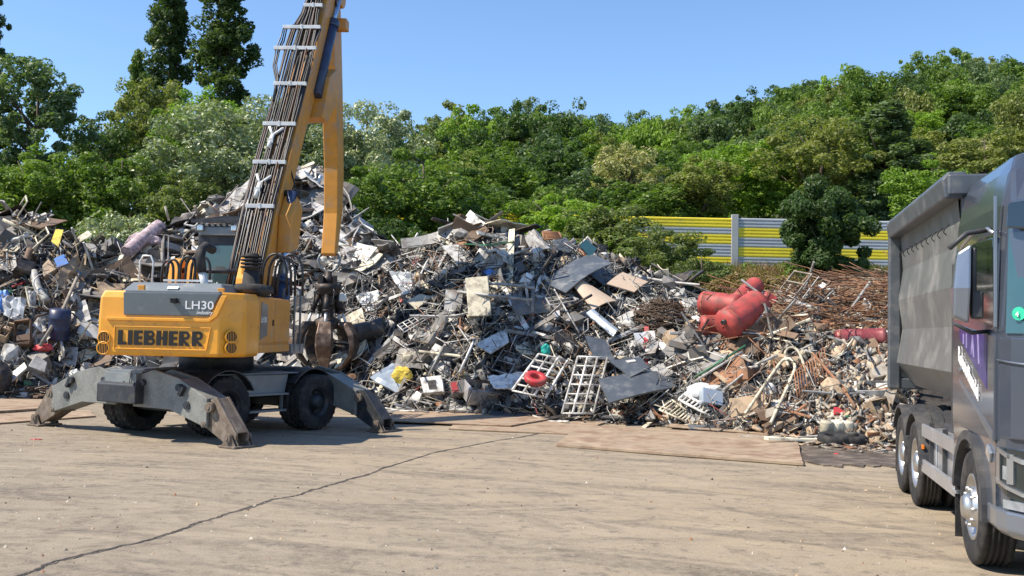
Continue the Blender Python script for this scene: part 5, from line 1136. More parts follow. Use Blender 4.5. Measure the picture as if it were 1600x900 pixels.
    def f(m):    # raised frame that runs round the grey panel and the name field
        y = -2.735
        m.prism([(-1.08, zb + .60), (.72, zb + .60), (.86, zb + .70), (1.02, zt - .06), (.92, zt - .06), (.78, zb + .74), (.70, zb + .66), (-1.08, zb + .66)], (0, 0, 0), (1, 0, 0), (0, 0, 1), (0, 1, 0), y - .02, y + .03)
        for a, b in (((-.93, zb + .12), (.68, zb + .12)), ((-.93, zb + .50), (.74, zb + .50))): m.bar((a[0], -2.722, a[1]), (b[0], -2.722, b[1]), .03, .022)
        m.bar((-.935, -2.7235, zb + .11), (-.935, -2.7235, zb + .51), .022, .03, 0, (0, 1, 0)); m.bar((.675, -2.7235, zb + .11), (.745, -2.7235, zb + .51), .022, .03, 0, (0, 1, 0))
    B('raised_trim', ['orange_paint'], f, TU, .012, cw)
    B('rear_panel', ['panel_grey'], lambda m: m.prism([(-.80, zt - .03), (.90, zt - .03), (.70, zb + .70), (-.78, zb + .70)][::-1], (0, 0, 0), (1, 0, 0), (0, 0, 1), (0, 1, 0), -2.750, -2.60), TU, .01, cw)
    B('rear_panel_cap', ['machine_grey'], lambda m: m.prism([(-.80, zt - .04), (.90, zt - .04), (.86, zt + .012), (-.78, zt + .012)], (0, 0, 0), (1, 0, 0), (0, 0, 1), (0, 1, 0), -2.70, -2.0), TU, .01, cw)
    B('camera_housing', ['black_print'], lambda m: (m.box((.12, -2.80, zt - .17), (.10, .12, .07)), m.box((.12, -2.83, zt - .13), (.12, .1, .02), 0)), TU, .008, cw)
    B('lettering', ['white_paint'], lambda m: (text(m, 'LH30', (.30, -2.752, zt - .30), (1, 0, 0), (0, 0, 1), .20, .006, .008, 0, 1.16), text(m, 'industry', (.50, -2.752, zt - .385), (1, 0, 0), (0, 0, 1), .085, .006, .012, shear=.3)), TU, 0, cw)
    def f(m):    # heavy slab letters
        x = -.87; h = .25; z0 = zb + .185; y0, y1 = -2.738, -2.715; st = .075
        def q(x0, x1, a, b): m.box((x + (x0 + x1) / 2, (y0 + y1) / 2, z0 + (a + b) / 2 * h), (x1 - x0, y1 - y0, (b - a) * h))
        def D(x0, x1, a, b):
            w_ = x1 - x0; hh = (b - a) * h; P = []
            for k in range(7): t_ = -math.pi / 2 + k * math.pi / 6; P.append((x + x1 - hh / 2 * .8 + math.cos(t_) * hh / 2 * .8, z0 + a * h + hh / 2 + math.sin(t_) * hh / 2))
            for k in range(6, -1, -1): t_ = -math.pi / 2 + k * math.pi / 6; P.append((x + x1 - hh / 2 * .8 + math.cos(t_) * (hh / 2 - .045) * .55, z0 + a * h + hh / 2 + math.sin(t_) * (hh / 2 - .045)))
            for i in range(6):
                m.prism([P[i], P[i + 1], P[12 - i], P[13 - i]], (0, 0, 0), (1, 0, 0), (0, 0, 1), (0, 1, 0), y0, y1)
            m.box((x + (x0 + x1 - hh * .4) / 2, (y0 + y1) / 2, z0 + b * h - .022), (x1 - hh * .4 - x0, y1 - y0, .045)); m.box((x + (x0 + x1 - hh * .4) / 2, (y0 + y1) / 2, z0 + a * h + .022), (x1 - hh * .4 - x0, y1 - y0, .045))
        for ch in 'LIEBHERR':
            if ch == 'L': q(0, st, 0, 1); q(st, .145, 0, .2); wd = .145
            elif ch == 'I': q(0, st, 0, 1); wd = st
            elif ch == 'E': q(0, st, 0, 1); q(st, .15, 0, .2); q(st, .14, .4, .6); q(st, .15, .8, 1); wd = .15
            elif ch == 'H': q(0, st, 0, 1); q(.115, .115 + st, 0, 1); q(st, .115, .4, .6); wd = .19
            elif ch == 'B': q(0, st, 0, 1); D(st, .19, 0, .52); D(st, .18, .5, 1); wd = .19
            elif ch == 'R':
                q(0, st, 0, 1); D(st, .185, .42, 1)
                m.prism([(x + st + .01, z0 + .44 * h), (x + .205, z0), (x + .125, z0), (x + st, z0 + .3 * h)][::-1], (0, 0, 0), (1, 0, 0), (0, 0, 1), (0, 1, 0), y0, y1); wd = .20
            x += wd + .028
    B('lettering', ['black_print'], f, TU, 0, cw)
    for (x, y, z, n_) in ((-1.12, -2.722, zb + .30, (0, -1, 0)), (-1.13, -2.722, zb + .12, (0, -1, 0)), (1.07, -2.60, zb + .36, (.7, -.72, 0)), (1.07, -2.60, zb + .17, (.7, -.72, 0))):
        nn = Vector(n_); ex = nn.cross(Vector((0, 0, 1))); c = Vector((x, y, z))
        def f(m, c=c, nn=nn, ex=ex):
            m.lathe([(.090, .0), (.10, .022), (.115, .018), (.12, -.02)], c, nn, 20)
            for k in range(-2, 3): hh = math.sqrt(max(.0001, .085 ** 2 - (k * .03) ** 2)); m.box(c + ex * k * .03 + nn * .014, (.006, .006, hh * 2), 0)
        B('round_grille', ['orange_paint', ], f, TU, 0, cw); B('grille_hole', ['black_print'], lambda m, c=c, nn=nn: m.cyl(c - nn * .03, c + nn * .012, .092, 20), TU, 0, cw)
    # sides with doors
    for s in (-1, 1):
        xs = s * 1.26
        def f(m, s=s): m.prism([(-1.56, zb + .06), (.52, zb + .06), (.62, zb + .22), (.62, zt - .10), (.50, zt - .02), (-1.56, zt - .02)], (0, 0, 0), (0, 1, 0), (0, 0, 1), (1, 0, 0), s * .62, s * 1.17)
        B('engine_housing', ['orange_dusty'], f, TU, .02)
        d = B('side_door', ['orange_dusty'], lambda m, s=s: m.box((s * 1.182, -1.02, zb + .66), (.03, 1.02, .84)), TU, .012)
        B('door_badge', ['panel_grey'], lambda m, s=s: m.prism([(-1.42, zb + .30), (-.98, zb + .38), (-.98, zb + .95), (-1.36, zb + 1.0)], (0, 0, 0), (0, 1, 0), (0, 0, 1), (1, 0, 0), s * 1.19, s * 1.207), TU, .004, d)
        B('lettering', ['white_paint'], lambda m, s=s: text(m, 'LH30', (s * 1.209, -1.39 if s > 0 else -1.0, zb + .62), (0, s, 0), (0, 0, 1), .15, .004, .012, 0, 1.0, nrm=(s, 0, 0)), TU, 0, d)
        B('door_handle', ['black_print'], lambda m, s=s: m.box((s * 1.205, -.62, zb + .62), (.03, .05, .12)), TU, .01, d)
        B('side_door', ['orange_dusty'], lambda m, s=s: m.box((s * 1.182, .04, zb + .66), (.03, 1.04, .84)), TU, .012)
        B('side_skirt', ['orange_dusty'], lambda m, s=s: m.box((s * 1.182, -.48, zb + .13), (.035, 2.1, .15)), TU, .012)
        for yy in (.80, 1.25):     # hoop handrails
            h_ = [(s * 1.22, yy, zb + .05), (s * 1.22, yy, zt + .02), (s * 1.20, yy + .04, zt + .20), (s * 1.10, yy + .06, zt + .25), (s * .98, yy + .04, zt + .20), (s * .96, yy, zt - .1)]
            B('handrail', ['machine_grey'], lambda m, h_=h_: m.tube(h_, .024, 8), TU)
    B('side_platform', ['machine_grey'], lambda m: (m.box((.98, 1.1, zb + .1), (.5, .95, .2)), m.box((-1.05, 1.1, zb + .1), (.5, .95, .2))), TU, .01)
    B('deck', ['machine_grey'], lambda m: m.prism([(-1.55, zb + .05), (1.4, zb + .05), (1.4, zt - .35), (.3, zt - .03), (-1.55, zt - .03)], (0, 0, 0), (0, 1, 0), (0, 0, 1), (1, 0, 0), -.61, .61), TU, .02)
    def f(m): m.loft([[Vector(q) for q in ((-1.02, -2.35, zt - .01), (.80, -2.35, zt - .01), (.86, -.6, zt - .01), (-1.02, -.6, zt - .01))], [Vector(q) for q in ((-.92, -2.1, zt + .17), (.70, -2.1, zt + .17), (.74, -.7, zt + .19), (-.92, -.7, zt + .19))]])
    B('engine_hood', ['machine_grey'], f, TU, .03)
    B('registration_plate', ['white_paint'], lambda m: m.box((-.12, -2.27, zt + .075), (.20, .02, .075), 0, Matrix.Rotation(-.9, 3, 'X')), TU, .004)
    B('lug', ['orange_dusty'], lambda m: (m.box((-.62, -2.42, zt + .05), (.12, .06, .12)), m.box((.80, -2.42, zt + .03), (.12, .06, .10))), TU, .01)
    B('air_filter', ['rubber'], lambda m: (m.lathe([(.001, .36), (.10, .36), (.14, .33), (.16, .1), (.30, .08), (.40, .05), (.42, -.02), (.42, -.07), (.30, -.1), (.28, -.14), (.001, -.14)], (.93, -1.2, zt + .12), (0, 0, 1), 26),), TU)
    B('air_filter_cap', ['rubber'], lambda m: [m.lathe([(.14, 0), (.2, .01), (.2, .045), (.14, .05)], (.93, -1.2, zt + .50 + k * .065), (0, 0, 1), 20) for k in range(4)] + [m.cyl((.93, -1.2, zt + .4), (.93, -1.2, zt + .78), .12, 16)], TU)
    B('exhaust_pipe', ['clamp_steel'], lambda m: (m.tube([(.28, -1.75, zt + .05), (.25, -1.75, zt + .2), (.19, -1.75, zt + .42)], .07, 14), m.lathe([(.08, 0), (.11, 0), (.11, .04), (.08, .04)], (.27, -1.75, zt + .12), (-.15, 0, 1), 14)), TU)
    B('exhaust_elbow', ['rubber'], lambda m: m.tube([(.20, -1.75, zt + .38), (.16, -1.75, zt + .66), (.15, -1.68, zt + .80), (.16, -1.5, zt + .88), (.18, -1.2, zt + .84)], .085, 14), TU)
    B('wire_bundle', ['bag_white'], lambda m: [m.tube([(.38, -1.75, zt + .03), (.36 + .05 * k, -1.8, zt + .14 + .02 * k), (.44 + .03 * k, -1.72, zt + .10), (.46, -1.7, zt)], .018, 6) for k in range(4)], TU)
    # orange boom foot brackets and hose loops behind the hood
    def f(m):
        for x0 in (-.98, -.66): m.prism([(-.5, zt - .1), (.1, zt - .1), (.05, zt + .62), (-.1, zt + .74), (-.28, zt + .7), (-.42, zt + .3)], (x0, 0, 0), (0, 1, 0), (0, 0, 1), (1, 0, 0), 0, .20)
        m.prism([(-.5, zt - .1), (.5, zt - .1), (.25, zt + .35), (.1, zt + .74), (-.1, zt + .78), (-.35, zt + .35)], (.36, 0, 0), (0, 1, 0), (0, 0, 1), (1, 0, 0), 0, .22)
        m.prism([(.40, zt - .1), (.86, zt - .1), (.62, zt + .45), (.52, zt + .62), (.44, zt + .6)], (0, -.3, 0), (1, 0, 0), (0, 0, 1), (0, 1, 0), 0, .06)
    B('bearing_bracket', ['orange_paint'], f, TU, .02)
    B('bracket_pin', ['dark_steel'], lambda m: m.cyl((-1.05, -.15, zt + .5), (.6, -.15, zt + .5), .05, 14), TU)
    def loops(m, xs, y, rad, zz):
        for k, x0 in enumerate(xs):
            rr = rad * (1 - .08 * (k % 3)); q = [(x0 + rr * 1.0, y, zz - .25)] + [(x0 + rr * math.cos(a) * .9, y + .02 * k, zz + .18 + rr * 1.5 * math.sin(a)) for a in [R(t_) for t_ in range(0, 181, 20)]] + [(x0 - rr, y, zz - .25)]
            m.tube(q, .026, 6)
    B('hose', ['hose_rubber'], lambda m: loops(m, (-.45, -.36, -.27, -.18), -.75, .16, zt + .32), TU, label='left cluster of looped black hoses')
    B('hose', ['hose_rubber'], lambda m: loops(m, (-.75, -.86), -.72, .13, zt + .30), TU)
    B('hose', ['hose_rubber'], lambda m: loops(m, (.96, 1.06, 1.16, 1.27), .2, .27, zt + .30), TU, label='right cluster of looped black hoses')
    B('hose_clamp', ['clamp_steel'], lambda m: m.box((-.42, -.80, zt + .27), (.95, .03, .04)), TU)
    B('handrail', ['clamp_steel'], lambda m: (m.tube([(-1.28, -1.0, zt - .05), (-1.28, -1.0, zt + .62), (-1.22, -1.0, zt + .72), (-1.08, -1.0, zt + .72), (-1.02, -1.0, zt + .60), (-1.05, -1.0, zt - .02)], .02, 8),), TU)
    # cab, raised in front of the hood
    x0, x1, y0, y1, c0, c1 = -.98, -.04, 1.1, 2.8, 2.1, 4.2
    cab = B('cab', ['dark_steel'], lambda m: (m.prism([(y0, c0), (y1, c0), (y1 + .15, c0 + .9), (y1 - .1, c1 - .02), (y0 + .02, c1 - .02)], (0, 0, 0), (0, 1, 0), (0, 0, 1), (1, 0, 0), x0, x1)), TU, .04)
    B('cab_window', ['cab_glass'], lambda m: m.box(((x0 + x1) / 2, y0 - .012, c0 + .95), (x1 - x0 - .12, .02, 1.35)), TU, .02, cab)
    B('cab_window', ['cab_glass'], lambda m: m.box((x1 + .012, (y0 + y1) / 2, c0 + 1.2), (.02, 1.2, 1.1)), TU, .02, cab)
    B('cab_window', ['cab_glass'], lambda m: m.box((x0 - .012, (y0 + y1) / 2, c0 + 1.2), (.02, 1.2, 1.1)), TU, .02, cab)
    B('roof_rack', ['dark_steel'], lambda m: [m.box(((x0 + x1) / 2, y0 - .08, c1 + .02), (x1 - x0 + .22, .05, .06)), m.box(((x0 + x1) / 2, y1, c1 + .30), (x1 - x0 + .22, .05, .06))] + [m.bar((x0 - .08 + k * .125, y0 - .05, c1 + .04), (x0 - .08 + k * .125, y1, c1 + .30), .045, .02) for k in range(10)] + [m.bar((x_, y0 - .05, c1 + .02), (x_, y1, c1 + .30), .05, .05) for x_ in (x0 - .1, x1 + .1)], TU, 0, cab)
    B('roof_guard', ['machine_grey'], lambda m: m.box(((x0 + x1) / 2, y0 + .1, c1 - .18), (x1 - x0 - .1, .3, .18)), TU, .02, cab)
    for x_ in (x0 + .1, x1 - .12): B('work_lamp', ['lens'], lambda m, x_=x_: m.box((x_, y0 - .1, c1 - .12), (.13, .08, .12)), TU, .02, cab)
    B('cab_riser', ['dark_steel'], lambda m: m.box(((x0 + x1) / 2, y0 + .8, 2.1), (.8, 1.5, .5)), TU, .03)
    B('cab_side_plate', ['orange_dusty'], lambda m: m.box((x1 + .19, y0 - .2, c0 + 1.15), (.16, .6, .95)), TU, .03)
    # boom in the (r, z) plane, r forward; b = sideways offset
    bo = .43; bw = .25
    BR = [(.15, 2.25), (.55, 2.2), (1.15, 3.3), (1.75, 4.2), (3.15, 6.35), (4.35, 7.95), (5.3, 9.3), (6.15, 10.6), (6.35, 11.25), (6.0, 11.5), (5.55, 11.2), (4.6, 9.6), (2.7, 6.75), (1.05, 4.3), (.3, 2.9)]
    boom = B('boom', ['orange_dusty'], lambda m: m.prism(BR, (bo, 0, 0), (0, 1, 0), (0, 0, 1), (1, 0, 0), -bw, bw), TU, .03)
    B('boom_lug', ['orange_dusty'], lambda m: (m.prism([(1.2, 3.6), (1.85, 3.75), (2.1, 4.6), (1.7, 4.9), (1.3, 4.4)], (bo, 0, 0), (0, 1, 0), (0, 0, 1), (1, 0, 0), bw + .002, bw + .30), m.prism([(3.75, 7.0), (4.2, 6.95), (4.95, 7.5), (5.05, 8.5), (4.3, 8.1)], (bo, 0, 0), (0, 1, 0), (0, 0, 1), (1, 0, 0), .02, bw + .28)), TU, .03, boom)
    B('boom_pin', ['black_print'], lambda m: (m.cyl((bo - .4, .45, 2.55), (bo + .4, .45, 2.55), .12, 18), m.cyl((bo + .1, 1.75, 4.9), (bo + .6, 1.75, 4.9), .10, 18), m.cyl((bo - .36, 6.0, 11.0), (bo + .36, 6.0, 11.0), .16, 18)), TU, 0, boom)
    for s in (-1, 1):
        B('boom_cylinder', ['cylinder_blue'], lambda m, s=s: (m.cyl((bo + s * .42, .95, 1.75), (bo + s * .42, 1.14, 3.0), .17, 20), m.cyl((bo + s * .42, 1.14, 2.95), (bo + s * .42, 1.15, 3.06), .19, 20), m.cyl((bo + s * .42, 1.55, 4.15), (bo + s * .42, 1.68, 4.95), .11, 16)), TU)
        B('cylinder_rod', ['rod_chrome'], lambda m, s=s: m.cyl((bo + s * .42, 1.14, 3.06), (bo + s * .42, 1.56, 4.3), .088, 16), TU)
    # stick
    ST = [(6.05, 11.3), (6.5, 10.95), (6.75, 10.2), (7.25, 8.0), (7.55, 6.3), (7.55, 5.25), (7.05, 3.95), (6.80, 4.0), (6.95, 5.1), (6.85, 6.3), (6.35, 8.2), (5.85, 10.2), (5.8, 11.0)]
    so_ = bo
    stick = B('stick', ['orange_dusty'], lambda m: m.prism(ST, (so_, 0, 0), (0, 1, 0), (0, 0, 1), (1, 0, 0), -.19, .19), TU, .025)
    B('stick_head', ['orange_dusty'], lambda m: (m.cyl((so_ - .2, 6.15, 10.75), (so_ + .36, 6.15, 10.75), .36, 20), m.box((so_ + .34, 6.2, 9.95), (.3, .35, .28))), TU, .02, stick)
    B('stick_cylinder', ['cylinder_blue'], lambda m: (m.cyl((bo + .30, 3.95, 7.55), (bo + .30, 5.35, 9.7), .13, 18), m.cyl((bo + .30, 5.3, 9.6), (bo + .30, 5.42, 9.8), .155, 18)), TU)
    B('cylinder_rod', ['rod_chrome'], lambda m: m.cyl((bo + .30, 5.4, 9.75), (bo + .30, 6.1, 10.8), .07, 14), TU)
    # hoses up the boom, held by white clamps
    def top_edge(r):
        P = [(.15, 2.5), (.3, 2.9), (1.05, 4.3), (2.7, 6.75), (4.6, 9.6), (5.55, 11.2), (6.0, 11.6)]
        return interp(r, [p[0] for p in P], [p[1] for p in P])
    def onb(r, off, x): d = Vector((0, -.83, .55)); return Vector((x, r, top_edge(r))) + d * off
    gg = random.Random(6)
    for k in range(20):
        x = bo - .43 + k * .034; q = []; sag = (.05 if k % 2 else 0) + gg.uniform(0, .02)
        for i in range(19):
            r = .2 + i * .315; t_ = sstep(4.15, 4.8, r); xx = x + (bo - x) * .45 * t_
            q.append(onb(r, .09 + .016 * math.sin(i * 1.1 + k) + sag + (.04 if k % 3 == 0 else 0), xx + .012 * math.sin(i * .9 + k * 2)))
        B('hose', ['hose_rubber' if k % 7 != 1 else 'hose_brown'], lambda m, q=q: m.tube(q, .022, 6), TU, 0, boom)
    for k in range(6):         # loose outer hoses between the wide clamps
        ro = [4.38, 4.32, 4.1, 3.92, 3.6, 3.3, 2.9]; xo = [-.30, -.60 + .03 * k, -.62 + .04 * k, -.68 + .05 * k, -.64 + .05 * k, -.46 + .03 * k, -.38 + .02 * k]
        if k > 2: ro = [4.42, 4.3, 4.0, 3.6, 3.2, 2.8, 2.4]; xo = [.1 + .03 * k, .10 + .04 * k, .12 + .03 * k, .08 + .04 * k, .06 + .04 * k, .04 + .04 * k, .02 + .04 * k]
        q = [onb(a, .15 + .05 * math.sin(i * 1.3 + k), bo + b) for i, (a, b) in enumerate(zip(ro, xo))]
        B('hose', ['hose_rubber'], lambda m, q=q: m.tube(q, .017, 6), TU, 0, boom)
    for r, xa, xb in ((1.15, -.34, .22), (1.85, -.44, .24), (2.50, -.45, .25), (3.22, -.45, .27), (3.90, -.68, .30), (4.32, -.60, .28), (4.75, -.22, .20), (5.15, -.20, .20)):
        B('hose_clamp', ['clamp_steel'], lambda m, r=r, xa=xa, xb=xb: (m.bar(onb(r, .19, bo + xa - .02), onb(r, .19, bo + xb + .02), .08, .085), m.box(onb(r, .19, bo + (xa + xb) / 2), (.05, .1, .12))), TU, .006, boom)
    for r in (1.4, 2.2): B('hose_coupling', ['bag_white'], lambda m, r=r: (m.cyl(onb(r - .12, .2, bo - .2), onb(r + .1, .2, bo - .18), .05, 10), m.cyl(onb(r + .1, .2, bo - .18), onb(r + .22, .2, bo + .02), .03, 8), m.cyl(onb(r + .1, .2, bo - .18), onb(r + .24, .2, bo - .3), .03, 8), m.box(onb(r, .2, bo - .19), (.12, .12, .1))), TU, 0, boom)
    B('hose', ['hose_rubber'], lambda m: m.tube([onb(1.4, .2, bo + .02), Vector((bo + .3, 1.7, 4.6)), Vector((bo + .32, 2.2, 5.2)), onb(2.3, .2, bo + .02)], .02, 6), TU, 0, boom)
    B('hose', ['hose_rubber'], lambda m: m.tube([(bo + .25, 4.6, 8.6), (bo + .35, 4.9, 8.9), (bo + .3, 5.3, 9.3), (bo + .3, 5.7, 10.3), (bo + .1, 5.9, 11)], .03, 8), TU, 0, boom)
    # grab
    gx, gy = so_, 6.92
    def V3(a, r_, z): return Vector((gx + math.cos(a) * r_, gy + math.sin(a) * r_, z))
    B('grab_shackle', ['machine_grey'], lambda m: m.tube([(gx - .22, gy, 4.02), (gx - .30, gy, 3.85), (gx - .24, gy, 3.66), (gx - .08, gy, 3.54), (gx + .08, gy, 3.54), (gx + .24, gy, 3.66), (gx + .30, gy, 3.85), (gx + .22, gy, 4.02)], .035, 8), TU)
    B('rotator', ['grab_black'], lambda m: (m.lathe([(.001, .55), (.08, .55), (.10, .42), (.16, .38), (.17, .26), (.12, .22), (.34, .2), (.36, .12), (.36, .06), (.30, .02), (.32, -.05), (.26, -.10), (.001, -.12)], (gx, gy, 3.0), (0, 0, 1), 24), m.box((gx - .15, gy - .2, 3.3), (.14, .12, .22)), m.box((gx + .2, gy - .1, 3.28), (.1, .1, .3))), TU)
    B('grab_hub', ['grab_black'], lambda m: m.lathe([(.001, .95), (.2, .95), (.22, .8), (.15, .6), (.16, .3), (.34, .2), (.36, .02), (.2, -.05), (.001, -.05)], (gx, gy, 2.05), (0, 0, 1), 20), TU)
    B('cloth', ['bag_white'], lambda m: m.box((gx + .42, gy - .1, 2.85), (.2, .1, .2)), TU, .04)
    for k in range(5):
        a = R(-90 + 72 * k + 8)
        B('grab_cylinder', ['grab_black'], lambda m, a=a: (m.cyl(V3(a, .26, 2.9), V3(a, .42, 2.45), .075, 12), m.lathe([(.075, 0), (.095, 0), (.095, .05), (.075, .05)], V3(a, .40, 2.5), V3(a, .42, 2.45) - V3(a, .26, 2.9), 12)), TU)
        B('cylinder_rod', ['clamp_steel'], lambda m, a=a: m.cyl(V3(a, .42, 2.46), V3(a, .56, 2.08), .035, 10), TU)
        def f(m, a=a):
            pr = [(.30, 2.16, .10, .10), (.56, 2.12, .19, .18), (.72, 1.86, .23, .17), (.77, 1.58, .24, .15), (.70, 1.3, .20, .12), (.50, 1.05, .13, .08), (.26, .90, .05, .05), (.08, .86, .02, .02)]
            e1 = Vector((-math.sin(a), math.cos(a), 0)); secs = []
            for i, (r_, z, w_, th) in enumerate(pr):
                p0 = pr[max(i - 1, 0)]; p1 = pr[min(i + 1, len(pr) - 1)]; d = Vector((p1[0] - p0[0], 0, p1[1] - p0[1])).normalized(); nn = Vector((d.z, 0, -d.x)); nr = Vector((math.cos(a) * nn.x, math.sin(a) * nn.x, nn.z)); c = V3(a, r_, z)
                secs.append([c + e1 * w_ + nr * th * .2, c + nr * th * .75, c - e1 * w_ + nr * th * .2, c - e1 * w_ * .8 - nr * th * .6, c + e1 * w_ * .8 - nr * th * .6])
            m.loft(secs)
        B('grab_tine', ['grab_tine' if k in (0, 1) else 'grab_black'], f, TU, .012)
        B('grab_hose', ['hose_rubber'], lambda m, a=a: m.tube([V3(a + .5, .2, 3.2), V3(a + .5, .42, 3.0), V3(a + .4, .44, 2.7), V3(a + .2, .34, 2.6)], .02, 6), TU)
    return root
loader()

# ------------------------------------------------------------------ the truck
def truck():
    O = Vector((4.28, 9.56, 0)); th = math.atan2(.228, .974)
    T = Matrix.Translation(O) @ Matrix.Rotation(-th, 4, 'Z'); W = 2.50
    root = thing('tipper_truck', 'dark grey tipper truck with chrome hubs, cut off by the right picture edge', 'truck', O)
    def B(name, mats, fn, bevel=0, parent=None, label=None, p_=root):
        mb = MB(T); fn(mb); o = mb.build(name, mats, parent or p_, bevel)
        if label: o['label'] = label
        return o
    def wheel(y, x, sgn, front, r=.52):
        dual = not front
        def f(m):
            for o_ in ((0,) if front else (0, .34)):
                w2 = .155 if front else .14; c = x + sgn * (w2 + o_)
                P = [(.30, -w2 * .82), (.34, -w2 * .95), (.43, -w2), (.50, -w2 * .93), (r, -w2 * .78)]
                n_ = 4
                for k in range(n_):
                    a = -w2 * .78 + (k + 1) * w2 * 1.56 / (n_ + 1); P += [(r, a - .012), (r - .018, a - .010), (r - .018, a + .010), (r, a + .012)]
                P += [(r, w2 * .78), (.50, w2 * .93), (.43, w2), (.34, w2 * .95), (.30, w2 * .82)]
                m.lathe(P, (c, y, r), (1, 0, 0), 56)
        t = B('wheel', ['rubber'], f)
        def f(m):
            a = (-sgn, 0, 0)
            if front: m.lathe([(.305, -.03), (.305, .0), (.285, .005), (.27, -.05), (.23, -.075), (.19, -.03), (.175, .02), (.16, .03), (.12, .035), (.11, .06), (.09, .085), (.001, .09)], (x + sgn * .02, y, r), a, 32)
            else: m.lathe([(.305, -.03), (.305, .0), (.285, .0), (.27, -.08), (.24, -.13), (.18, -.14), (.13, -.13), (.125, -.02), (.10, .01), (.001, .02)], (x + sgn * .02, y, r), a, 32)
        B('rim', ['chrome'], f, 0, t)
        def f(m):
            for k in range(10):
                q = k * math.pi / 5; d0 = .03 if front else -.1; c = Vector((x + sgn * .02 + sgn * .03, y + math.cos(q) * (.168 if front else .2), r + math.sin(q) * (.168 if front else .2))); m.cyl(c, c - Vector((sgn, 0, 0)) * (.075 if front else -.06) * (1 if front else 1), .017, 8)
        B('wheel_nut', ['chrome'], f, 0, t)
    for x, sg in ((0.0, 1), (W, -1)):
        wheel(0, x, sg, True); wheel(3.38, x, sg, False); wheel(4.55, x, sg, False)
    B('chassis_frame', ['truck_plastic'], lambda m: (m.box((.85, 2.4, .85), (.1, 6.0, .28)), m.box((1.65, 2.4, .85), (.1, 6.0, .28)), m.box((1.25, 4.0, .62), (1.4, .3, .3)), m.box((1.25, 3.38, .52), (1.6, .2, .2)), m.box((1.25, 4.55, .52), (1.6, .2, .2)), m.box((1.25, 0, .52), (1.8, .15, .2))), .01)
    # cab: plan sections lofted upwards
    def plan(z, ins, fr, rc=.85, k=1.0):
        L_ = [(ins, rc), (ins, -.6), (ins + .005, -.98), (ins + .05, -1.16), (ins + .15, -1.30), (ins + .40, fr + .02), (1.25, fr - .03)]
        L_ = [(a, max(b, fr - .03) if i < 5 else b) for i, (a, b) in enumerate(L_)]
        return [Vector((a, b, z)) for a, b in L_] + [Vector((W - a, b, z)) for a, b in reversed(L_[:-1])]
    def f(m): m.loft([plan(1.02, .02, -1.40), plan(1.25, .0, -1.44), plan(2.15, .0, -1.44), plan(2.95, .03, -1.38), plan(3.2, .05, -1.22), plan(3.5, .11, -.98), plan(3.66, .20, -.80), plan(3.73, .42, -.55, .7)])
    cab = B('cab', ['truck_paint'], f, .035)
    # lower front part of the cab
    def plan2(z, k): return [Vector(q) for q in ((.02 + k, -.66, z), (.02 + k, -1.0, z), (.06 + k, -1.18, z), (.16 + k, -1.34, z), (.42, -1.46 + k, z), (1.25, -1.50 + k, z), (W - .42, -1.46 + k, z), (W - .16 - k, -1.34, z), (W - .06 - k, -1.18, z), (W - .02 - k, -1.0, z), (W - .02 - k, -.66, z))]
    B('front_corner', ['truck_paint'], lambda m: m.loft([plan2(.62, .03), plan2(.72, .02), plan2(1.20, .015)]), .02)
    B('bumper', ['truck_silver'], lambda m: m.loft([[q + Vector((0, -.03, 0)) for q in plan2(.46, .04)], [q + Vector((-.0, -.05, 0)) for q in plan2(.52, -.02)], [q + Vector((0, -.05, 0)) for q in plan2(.68, -.02)]]), .02)
    # one outline point at height z at plan distance
    def edge(y, z, off=.012):
        pl = [(.02, -.66), (.02, -1.0), (.06, -1.18), (.16, -1.34), (.42, -1.46), (1.25, -1.50)]
        xs = np.interp(-y, [.66, 1.0, 1.18, 1.34, 1.46, 1.5], [p[0] for p in pl]); return Vector((float(xs) - off, y - off * .6, z))
    def band(m, ya, yb, za, zb_, off=.012, n=8, za2=None, zb2=None, th=.02):
        za2 = za if za2 is None else za2; zb2 = zb_ if zb2 is None else zb2; V = []
        for i in range(n + 1):
            t_ = i / n; y = ya + (yb - ya) * t_; a = za + (za2 - za) * t_; b = zb_ + (zb2 - zb_) * t_
            V += [edge(y, a, off), edge(y, b, off), edge(y, b, off - th), edge(y, a, off - th)]
        F_ = []
        for i in range(n):
            o = i * 4
            for k in range(4): F_.append((o + k, o + (k + 1) % 4, o + 4 + (k + 1) % 4, o + 4 + k))
        F_ += [(0, 3, 2, 1), (n * 4, n * 4 + 1, n * 4 + 2, n * 4 + 3)]; m.add(V, F_)
    hl = B('headlight', ['glass_dark'], lambda m: band(m, -1.04, -1.44, .86, 1.18, .014, za2=.70), 0)
    B('daytime_strip', ['chrome'], lambda m: (band(m, -1.05, -1.42, 1.15, 1.18, .03, za2=1.05, zb2=1.09), band(m, -1.20, -1.26, .90, 1.14, .03, 3), band(m, -1.04, -1.44, .90, .93, .035, za2=.79, zb2=.82), band(m, -1.04, -1.10, .88, 1.14, .03, 3)), 0, hl)
    B('lens', ['lens'], lambda m: (band(m, -1.14, -1.26, .93, 1.04, .024, 3), band(m, -1.16, -1.40, .70, .77, .03, 4)), 0, hl)
    B('corner_lamp', ['lens'], lambda m: m.box((.0, -.80, 1.10), (.03, .14, .10), 0, Matrix.Rotation(.5, 3, 'X')), .01)
    B('step', ['alu'], lambda m: (m.box((.10, -.80, .63), (.16, .26, .03)), m.box((.10, .80, .55), (.2, .25, .03))), .005)
    # door, windows
    def sidep(m, pts, d0=.004, d1=-.006):
        m.prism(pts, (0, 0, 0), (0, 1, 0), (0, 0, 1), (-1, 0, 0), d1 + .0, d0)
    door = B('door', ['truck_paint'], lambda m: sidep(m, [(-1.02, 1.22), (.42, 1.22), (.42, 2.20), (-1.02, 2.10)], .010, -.02), .008)
